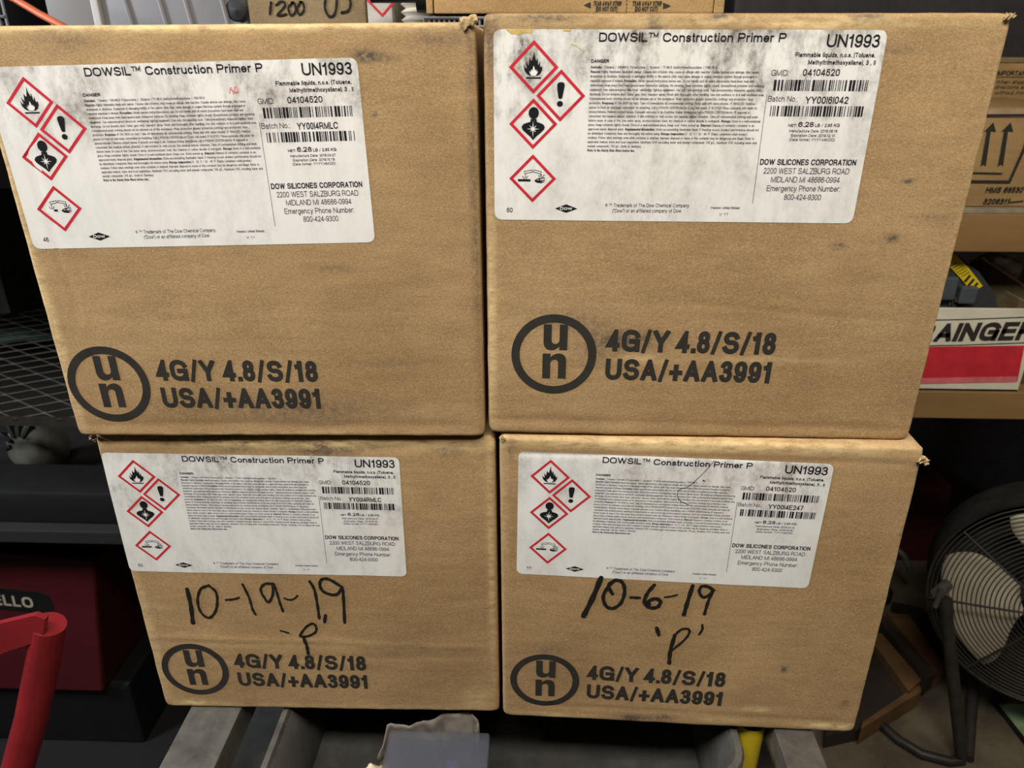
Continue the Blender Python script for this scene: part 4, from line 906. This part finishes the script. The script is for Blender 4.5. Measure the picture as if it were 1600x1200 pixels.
# red and white carton tray with lettering
MAT['redprint'] = simple('red_print', srgb(196, 44, 56), .5, 0, .18, 30); MAT['whitecard'] = simple('dirty_white_card', srgb(216, 208, 186), .6, 0, .1, 30)
y3 = yS + .002; gx1 = aty(1606, 560, y3).x; gx0 = aty(1380, 560, y3).x; gz1 = aty(1540, 482, y3).z; gz0 = z2t + .0005
gt = empty('carton_tray', ((gx0 + gx1) / 2, y3 + .15, gz0), 'open white and red carton tray with bold black lettering on wooden shelf', 'box'); off3 = gt.location; w2 = (gx1 - gx0) / 2; H3 = gz1 - gz0
m = MB().box((-w2, -.15, 0), (w2, .15, .004)); MB().box((-w2, -.15, 0), (w2, -.146, H3), .001).build('front_panel', MAT['whitecard'], gt)
m.build('bottom_panel', MAT['card3'], gt); MB().box((-w2, .146, .0), (w2, .15, H3), .001).build('back_panel', MAT['card3'], gt)
for sx in (-1, 1): MB().box((sx * w2 - (.004 if sx > 0 else 0), -.146, .004), (sx * w2 + (.004 if sx < 0 else 0), .146, H3), .001).build('side_panel', MAT['card3'], gt)
P5 = lambda px, py: ((aty(px, py, y3 - .001) - off3).x, (aty(px, py, y3 - .001) - off3).z)
q = [[P5(1380, 543), P5(1601, 540), P5(1590, 596), P5(1380, 600)]]; flat('red_band', q, lambda u, v: (u, -.1506, v), MAT['redprint'], gt)
flat('red_band', [[P5(1380, 592), P5(1590, 588), P5(1588, 597), P5(1380, 601)]], lambda u, v: (u, -.1509, v), simple('pale_red_print', srgb(214, 110, 116), .5), gt)
q = []
for yy_ in (498.5, 538.5): q += ribbon([P5(1380, yy_ + 3), P5(1500, yy_ + 1), P5(1606, yy_ - 3)], .0008)
a1, a2 = P5(1396, 535.7), P5(1612, 531.4); h_ = P5(1500, 504)[1] - P5(1500, 533)[1]
text(q, 'GRAINGER', a1[0], a1[1], a2[0], a2[1], h_, .24, 8, .10, slant=.2)
flat('black_lettering', q, lambda u, v: (u, -.1507, v), MAT['ink'], gt)
# contents of the tray: power tool battery charger, dark flap, bag
MAT['slate'] = simple('slate_plastic', srgb(74, 78, 84), .5); cg = empty('battery_charger', (aty(1500, 460, y3 + .06).x, y3 + .07, gz0 + .0045), 'black battery charger with a curved yellow warning label in the carton tray', 'charger'); offc = cg.location
ch = aty(1500, 402, y3 + .05)
pp = [aty(1440, 380, y3 + .04), aty(1494, 398, y3 + .04), aty(1530, 425, y3 + .04), aty(1556, 462, y3 + .04), aty(1560, 500, y3 + .04)]
poly = [((p_ - offc).x, (p_ - offc).z) for p_ in pp] + [((pp[-1] - offc).x, 0), ((pp[0] - offc).x, 0)]
MB().prism(poly, -.03, .06).build('body', MAT['greydark'] if 'greydark' in MAT else simple('dark_grey_plastic', srgb(58, 60, 64), .5), cg)
yb = lambda px, py: tuple(aty(px, py, y3 + .008) - offc)
lbl = [(1488, 395), (1508, 405), (1527, 424), (1551, 455), (1535, 466), (1516, 443), (1502, 428), (1486, 414)]
MB().prism([(aty(a_, b__, y3 + .008).x - offc.x, aty(a_, b__, y3 + .008).z - offc.z) for a_, b__ in lbl], -.0335, -.0305, ).build('yellow_label', MAT['yellow'], cg)
q = []
for i in range(6): t_ = i / 5; q += ribbon([(aty(1500 + 18 * t_, 424 + 16 * t_, y3 + .007).x - offc.x, aty(1500 + 18 * t_, 424 + 16 * t_, y3 + .007).z - offc.z), (aty(1512 + 18 * t_, 417 + 16 * t_, y3 + .007).x - offc.x, aty(1512 + 18 * t_, 417 + 16 * t_, y3 + .007).z - offc.z)], .0006)
for i in range(3): t_ = i / 2; q += ribbon([(aty(1524 + 12 * t_, 447 + 12 * t_, y3 + .007).x - offc.x, aty(1524 + 12 * t_, 447 + 12 * t_, y3 + .007).z - offc.z), (aty(1530 + 12 * t_, 440 + 12 * t_, y3 + .007).x - offc.x, aty(1530 + 12 * t_, 440 + 12 * t_, y3 + .007).z - offc.z)], .0022)
flat('label_print', q, lambda u, v: (u, -.0338, v), MAT['ink'], cg)
m = MB()
for i in range(6): t_ = i / 5; p_ = aty(1498 + 22 * t_, 481 - 12 * t_, y3 + .006) - offc; m.tube([(p_.x - .001, -.036, p_.z + .004), (p_.x + .001, -.036, p_.z - .004)], .0013, 6)
m.build('coil_spring', MAT['galv'], cg)
for (xa, ya, xb, yb_) in ((1484, 440, 1502, 476), (1515, 455, 1535, 482), (1478, 425, 1490, 440)):
    p0 = aty(xa, ya, y3 + .004) - offc; p1 = aty(xb, yb_, y3 + .004) - offc; MB().box((p0.x, -.045, p1.z), (p1.x, -.031, p0.z), .003).build('contact_block', MAT['slate'], cg)
fl = [aty(1536, 402, y3 + .10), aty(1640, 470, y3 + .02)]
y5 = y3 + .10
fo = [(aty(*p_, y5).x, aty(*p_, y5).z) for p_ in ((1534, 404), (1640, 474), (1640, 500), (1534, 500))]
o = MB().prism(fo, y5, y5 + .004).build('cardboard_flap', simple('dark_brown_card', srgb(92, 82, 58), .7)); tag(o, 'dark brown cardboard sheet leaning inside the red and white tray', 'cardboard')
edge = MB().prism([(aty(*p_, y5).x, aty(*p_, y5).z) for p_ in ((1534, 401), (1640, 470), (1640, 474), (1534, 404))], y5 - .0006, y5 + .0045).build('flap_edge', MAT['whitecard'], o)
q = aty(1562, 412, y5 + .02); o = lump('crumpled_wrapper', q.x, y5 + .025, q.z - .004, .03, .014, .022, simple('white_wrapper', srgb(214, 212, 206), .4), 7, .5); tag(o, 'crumpled white wrapper behind the dark flap under the shelf', 'wrapper')
q = aty(1528, 412, y5 + .02); o = lump('paper_scrap', q.x, y5 + .02, q.z - .006, .012, .01, .012, simple('pale_paper', srgb(180, 176, 160), .6), 9, .4); tag(o, 'small pale paper scrap right of the yellow charger label', 'paper')

# ------------------------------------------------------------------ floor fan, right
MAT['fanblack'] = simple('dusty_black_metal', srgb(58, 56, 52), .5, .3, .3, 40); MAT['blade'] = simple('pale_fan_blade', srgb(196, 186, 160), .5, 0, .08)
MAT['mud'] = simple('dusty_fan_drum', srgb(50, 46, 38), .8)
yf = .66; fc = aty(1642, 930, yf); scl = (fc - CP).dot(FW) / F; RF = 166 * scl
fan = empty('floor_fan', (fc.x, fc.y, 0), 'round black floor fan with wire grille and pale blades on the concrete', 'fan')
nrm = (CP - fc); nrm.z *= .2; nrm.x *= .6; nrm.normalize(); xa_ = (RT - nrm * RT.dot(nrm)).normalized(); Mf = Matrix.Translation((0, 0, fc.z)) @ Matrix((xa_, nrm.cross(xa_), nrm)).transposed().to_4x4()
MB().lathe([(RF, .05), (RF + .006, .055), (RF + .006, .05), (RF + .004, -.07), (RF, -.07), (RF - .001, .05)], 64, Mf).build('drum', MAT['fanblack'], fan, True)
def ring(r, z, t, seg=64): return [Mf @ Vector((r * math.cos(2 * math.pi * i / seg), r * math.sin(2 * math.pi * i / seg), z)) for i in range(seg)]
n_r = 24
for i in range(n_r):
    rr_ = .028 + (RF - .03) * i / (n_r - 1); zz = .062 + .022 * math.cos(rr_ / RF * math.pi / 2)
    MB().tube(ring(rr_, zz, 0, 56), .00125, 5, True).build('grille_ring', MAT['fanblack'], fan, True)
for kk in range(8):
    an = math.radians(kk * 45 + 8); MB().tube([Mf @ Vector((r_ * math.cos(an), r_ * math.sin(an), .064 + .022 * math.cos(r_ / RF * math.pi / 2))) for r_ in [RF * q / 6 for q in range(1, 7)]], .0022, 6).build('grille_spoke', MAT['fanblack'], fan)
MB().lathe([(0, .092), (.03, .09), (.034, .082), (.034, .078), (0, .078)], 32, Mf).build('grille_badge', MAT['fanblack'], fan, True)
for kk in range(3):
    m = MB(); a0 = math.radians(190 + kk * 120); N1, N2 = 10, 14
    for i in range(N1 + 1):
        r_ = .05 + (RF * .90 - .05) * i / N1; spread = math.radians(22 + 20 * math.sin(i / N1 * 2.4))
        for j in range(N2 + 1):
            t_ = j / N2 - .5; an = a0 + t_ * 2 * spread + .25 * i / N1; m.v.append(tuple(Mf @ Vector((r_ * math.cos(an), r_ * math.sin(an), .018 + t_ * .05))))
    for i in range(N1):
        for j in range(N2): a_ = i * (N2 + 1) + j; m.f.append((a_, a_ + 1, a_ + N2 + 2, a_ + N2 + 1))
    o = m.build('fan_blade', MAT['blade'], fan, True); so = o.modifiers.new('thick', 'SOLIDIFY'); so.thickness = .002
MB().lathe([(0, .04), (.035, .038), (.05, .02), (.05, -.07), (0, -.07)], 32, Mf).build('motor_hub', MAT['fanblack'], fan, True)
MB().lathe([(RF - .002, -.069), (.05, -.069), (0, -.069)], 48, Mf).build('rear_guard', MAT['mud'], fan)
off = Vector((fc.x, fc.y, 0))
piv = aty(1476, 935, .60); ft = atz(1503, 1188, .010); fe = atz(1372, 1128, .010); fm = atz(1440, 1178, .010)
pts = [piv, piv.lerp(ft, .3), piv.lerp(ft, .7), ft + Vector((-.004, .01, .03)), ft + Vector((-.015, 0, .002)), fm + Vector((.03, -.004, 0)), fm, fm.lerp(fe, .5), fe]
MB().tube([p_ - off for p_ in [piv, piv.lerp(ft, .35), piv.lerp(ft, .75), ft.lerp(piv, .04)]], .0115, 14).build('stand_leg', MAT['fanblack'], fan, True)
MB().tube([p_ - off for p_ in [ft.lerp(piv, .05), ft, ft.lerp(fm, .35) + Vector((0, -.008, 0)), fm, fm.lerp(fe, .5) + Vector((-.004, -.006, 0)), fe]], .0098, 14).build('stand_foot', MAT['fanblack'], fan, True)
k1, k2 = aty(1522, 1060, .72), atz(1512, 1186, .010); MB().tube([k1 - off, k2 - off], .011, 12).build('stand_leg', MAT['fanblack'], fan, True)
mir = ft + Vector((.40, .0, 0)); pm = Vector((fc.x * 2 - piv.x, piv.y - .0, piv.z)); MB().tube([pm - off, mir - off], .0115, 12).build('stand_leg', MAT['fanblack'], fan, True)
MB().tube([mir - off, mir + Vector((.02, .12, 0)) - off], .0098, 10).build('stand_foot', MAT['fanblack'], fan, True)
kn = aty(1470, 925, .585) - off; MB().tube([kn + Vector((-.012, -.01, .004)), kn + Vector((.02, .02, 0))], .011, 12).tube([kn + Vector((-.012, -.014, -.022)), kn + Vector((-.010, -.014, .018))], .005, 8).build('tilt_knob', MAT['galv'], fan, True)

# ------------------------------------------------------------------ wooden pallet / crate side on the floor
MAT['ply'] = simple('worn_brown_wood', srgb(112, 82, 50), .7, 0, .35, 12, .2, stretch=(.2, 1, 1)); MAT['plyd'] = simple('oily_dark_board', srgb(52, 45, 38), .6, 0, .35, 9)
pal = empty('wooden_pallet', (atz(1400, 1060, 0).x, atz(1400, 1060, 0).y, 0), 'low brown wooden pallet on the concrete behind the fan foot', 'pallet'); off = Vector(pal.location)
def plank(name, p, z0_, z1_, mat):
    m = MB(); pts = [atz(a_, b__, z1_) - off for a_, b__ in p]; n = len(pts)
    m.v = [(q_.x, q_.y, z1_) for q_ in pts] + [(q_.x, q_.y, z0_) for q_ in pts]; m.f = [tuple(range(n)), tuple(n + i for i in reversed(range(n)))] + [(i, n + i, n + (i + 1) % n, (i + 1) % n) for i in range(n)]
    return m.build(name, mat, pal)
plank('base_board', [(1300, 1010), (1346, 1000), (1425, 1088), (1345, 1138), (1290, 1150)], .0, .035, MAT['plyd'])
plank('front_board', [(1348, 1128), (1422, 1078), (1438, 1070), (1440, 1080), (1345, 1139)], .0, .045, MAT['ply'])
plank('slat', [(1350, 985), (1378, 990), (1440, 1062), (1420, 1080)], .035, .055, MAT['ply'])
plank('slat', [(1372, 966), (1382, 962), (1462, 1052), (1448, 1062)], .030, .07, MAT['plyd'])
plank('slat', [(1386, 958), (1420, 960), (1478, 1042), (1462, 1052)], .0, .05, MAT['ply'])
plank('slat', [(1395, 940), (1440, 950), (1490, 1000), (1470, 1020)], .0, .03, MAT['plyd'])
g = [atz(1556, 1100, .004), atz(1640, 1100, .004), atz(1680, 1230, .004), atz(1612, 1172, .004)]
m = MB(); m.v = [tuple(p_) for p_ in g] + [(p_.x, p_.y, .0) for p_ in g]; m.f = [(0, 1, 2, 3), (7, 6, 5, 4)] + [(i, 4 + i, 4 + (i + 1) % 4, (i + 1) % 4) for i in range(4)]
tag(m.build('green_board', simple('pale_green_board', srgb(150, 172, 128), .6)), 'pale green board lying on the floor behind the fan stand', 'board')
o = MB().tube([atz(1548, 1092, .005), atz(1575, 1125, .005), atz(1612, 1172, .005), atz(1650, 1215, .005)], .005, 8).build('power_cable', MAT['black'], None, True); tag(o, 'thin black cable along the edge of the green board', 'cable')
# dark machine parts behind the pallet
q = atz(1392, 930, .1)
jk = empty('hand_tool', (q.x + .03, q.y + .12, 0), 'dark metal tool standing in the shade behind the pallet', 'tool')
MB().lathe([(0, 0), (.04, 0), (.04, .02), (.014, .035), (.014, .15), (.022, .16), (.022, .19), (.012, .20), (0, .20)], 24).build('body', MAT['darksteel'], jk, True)
MB().tube([(0, 0, .17), (.03, -.03, .15), (.05, -.04, .11)], .008, 10).build('handle', MAT['galv'], jk, True)
yD = 1.2; mx = aty(1450, 760, yD)
tag(MB().box((mx.x - .05, yD, 0), (mx.x + .07, yD + .15, mx.z), .01).build('maroon_cabinet', simple('deep_maroon', srgb(70, 20, 26), .5)), 'dark maroon metal cabinet deep under the wooden shelves', 'cabinet')
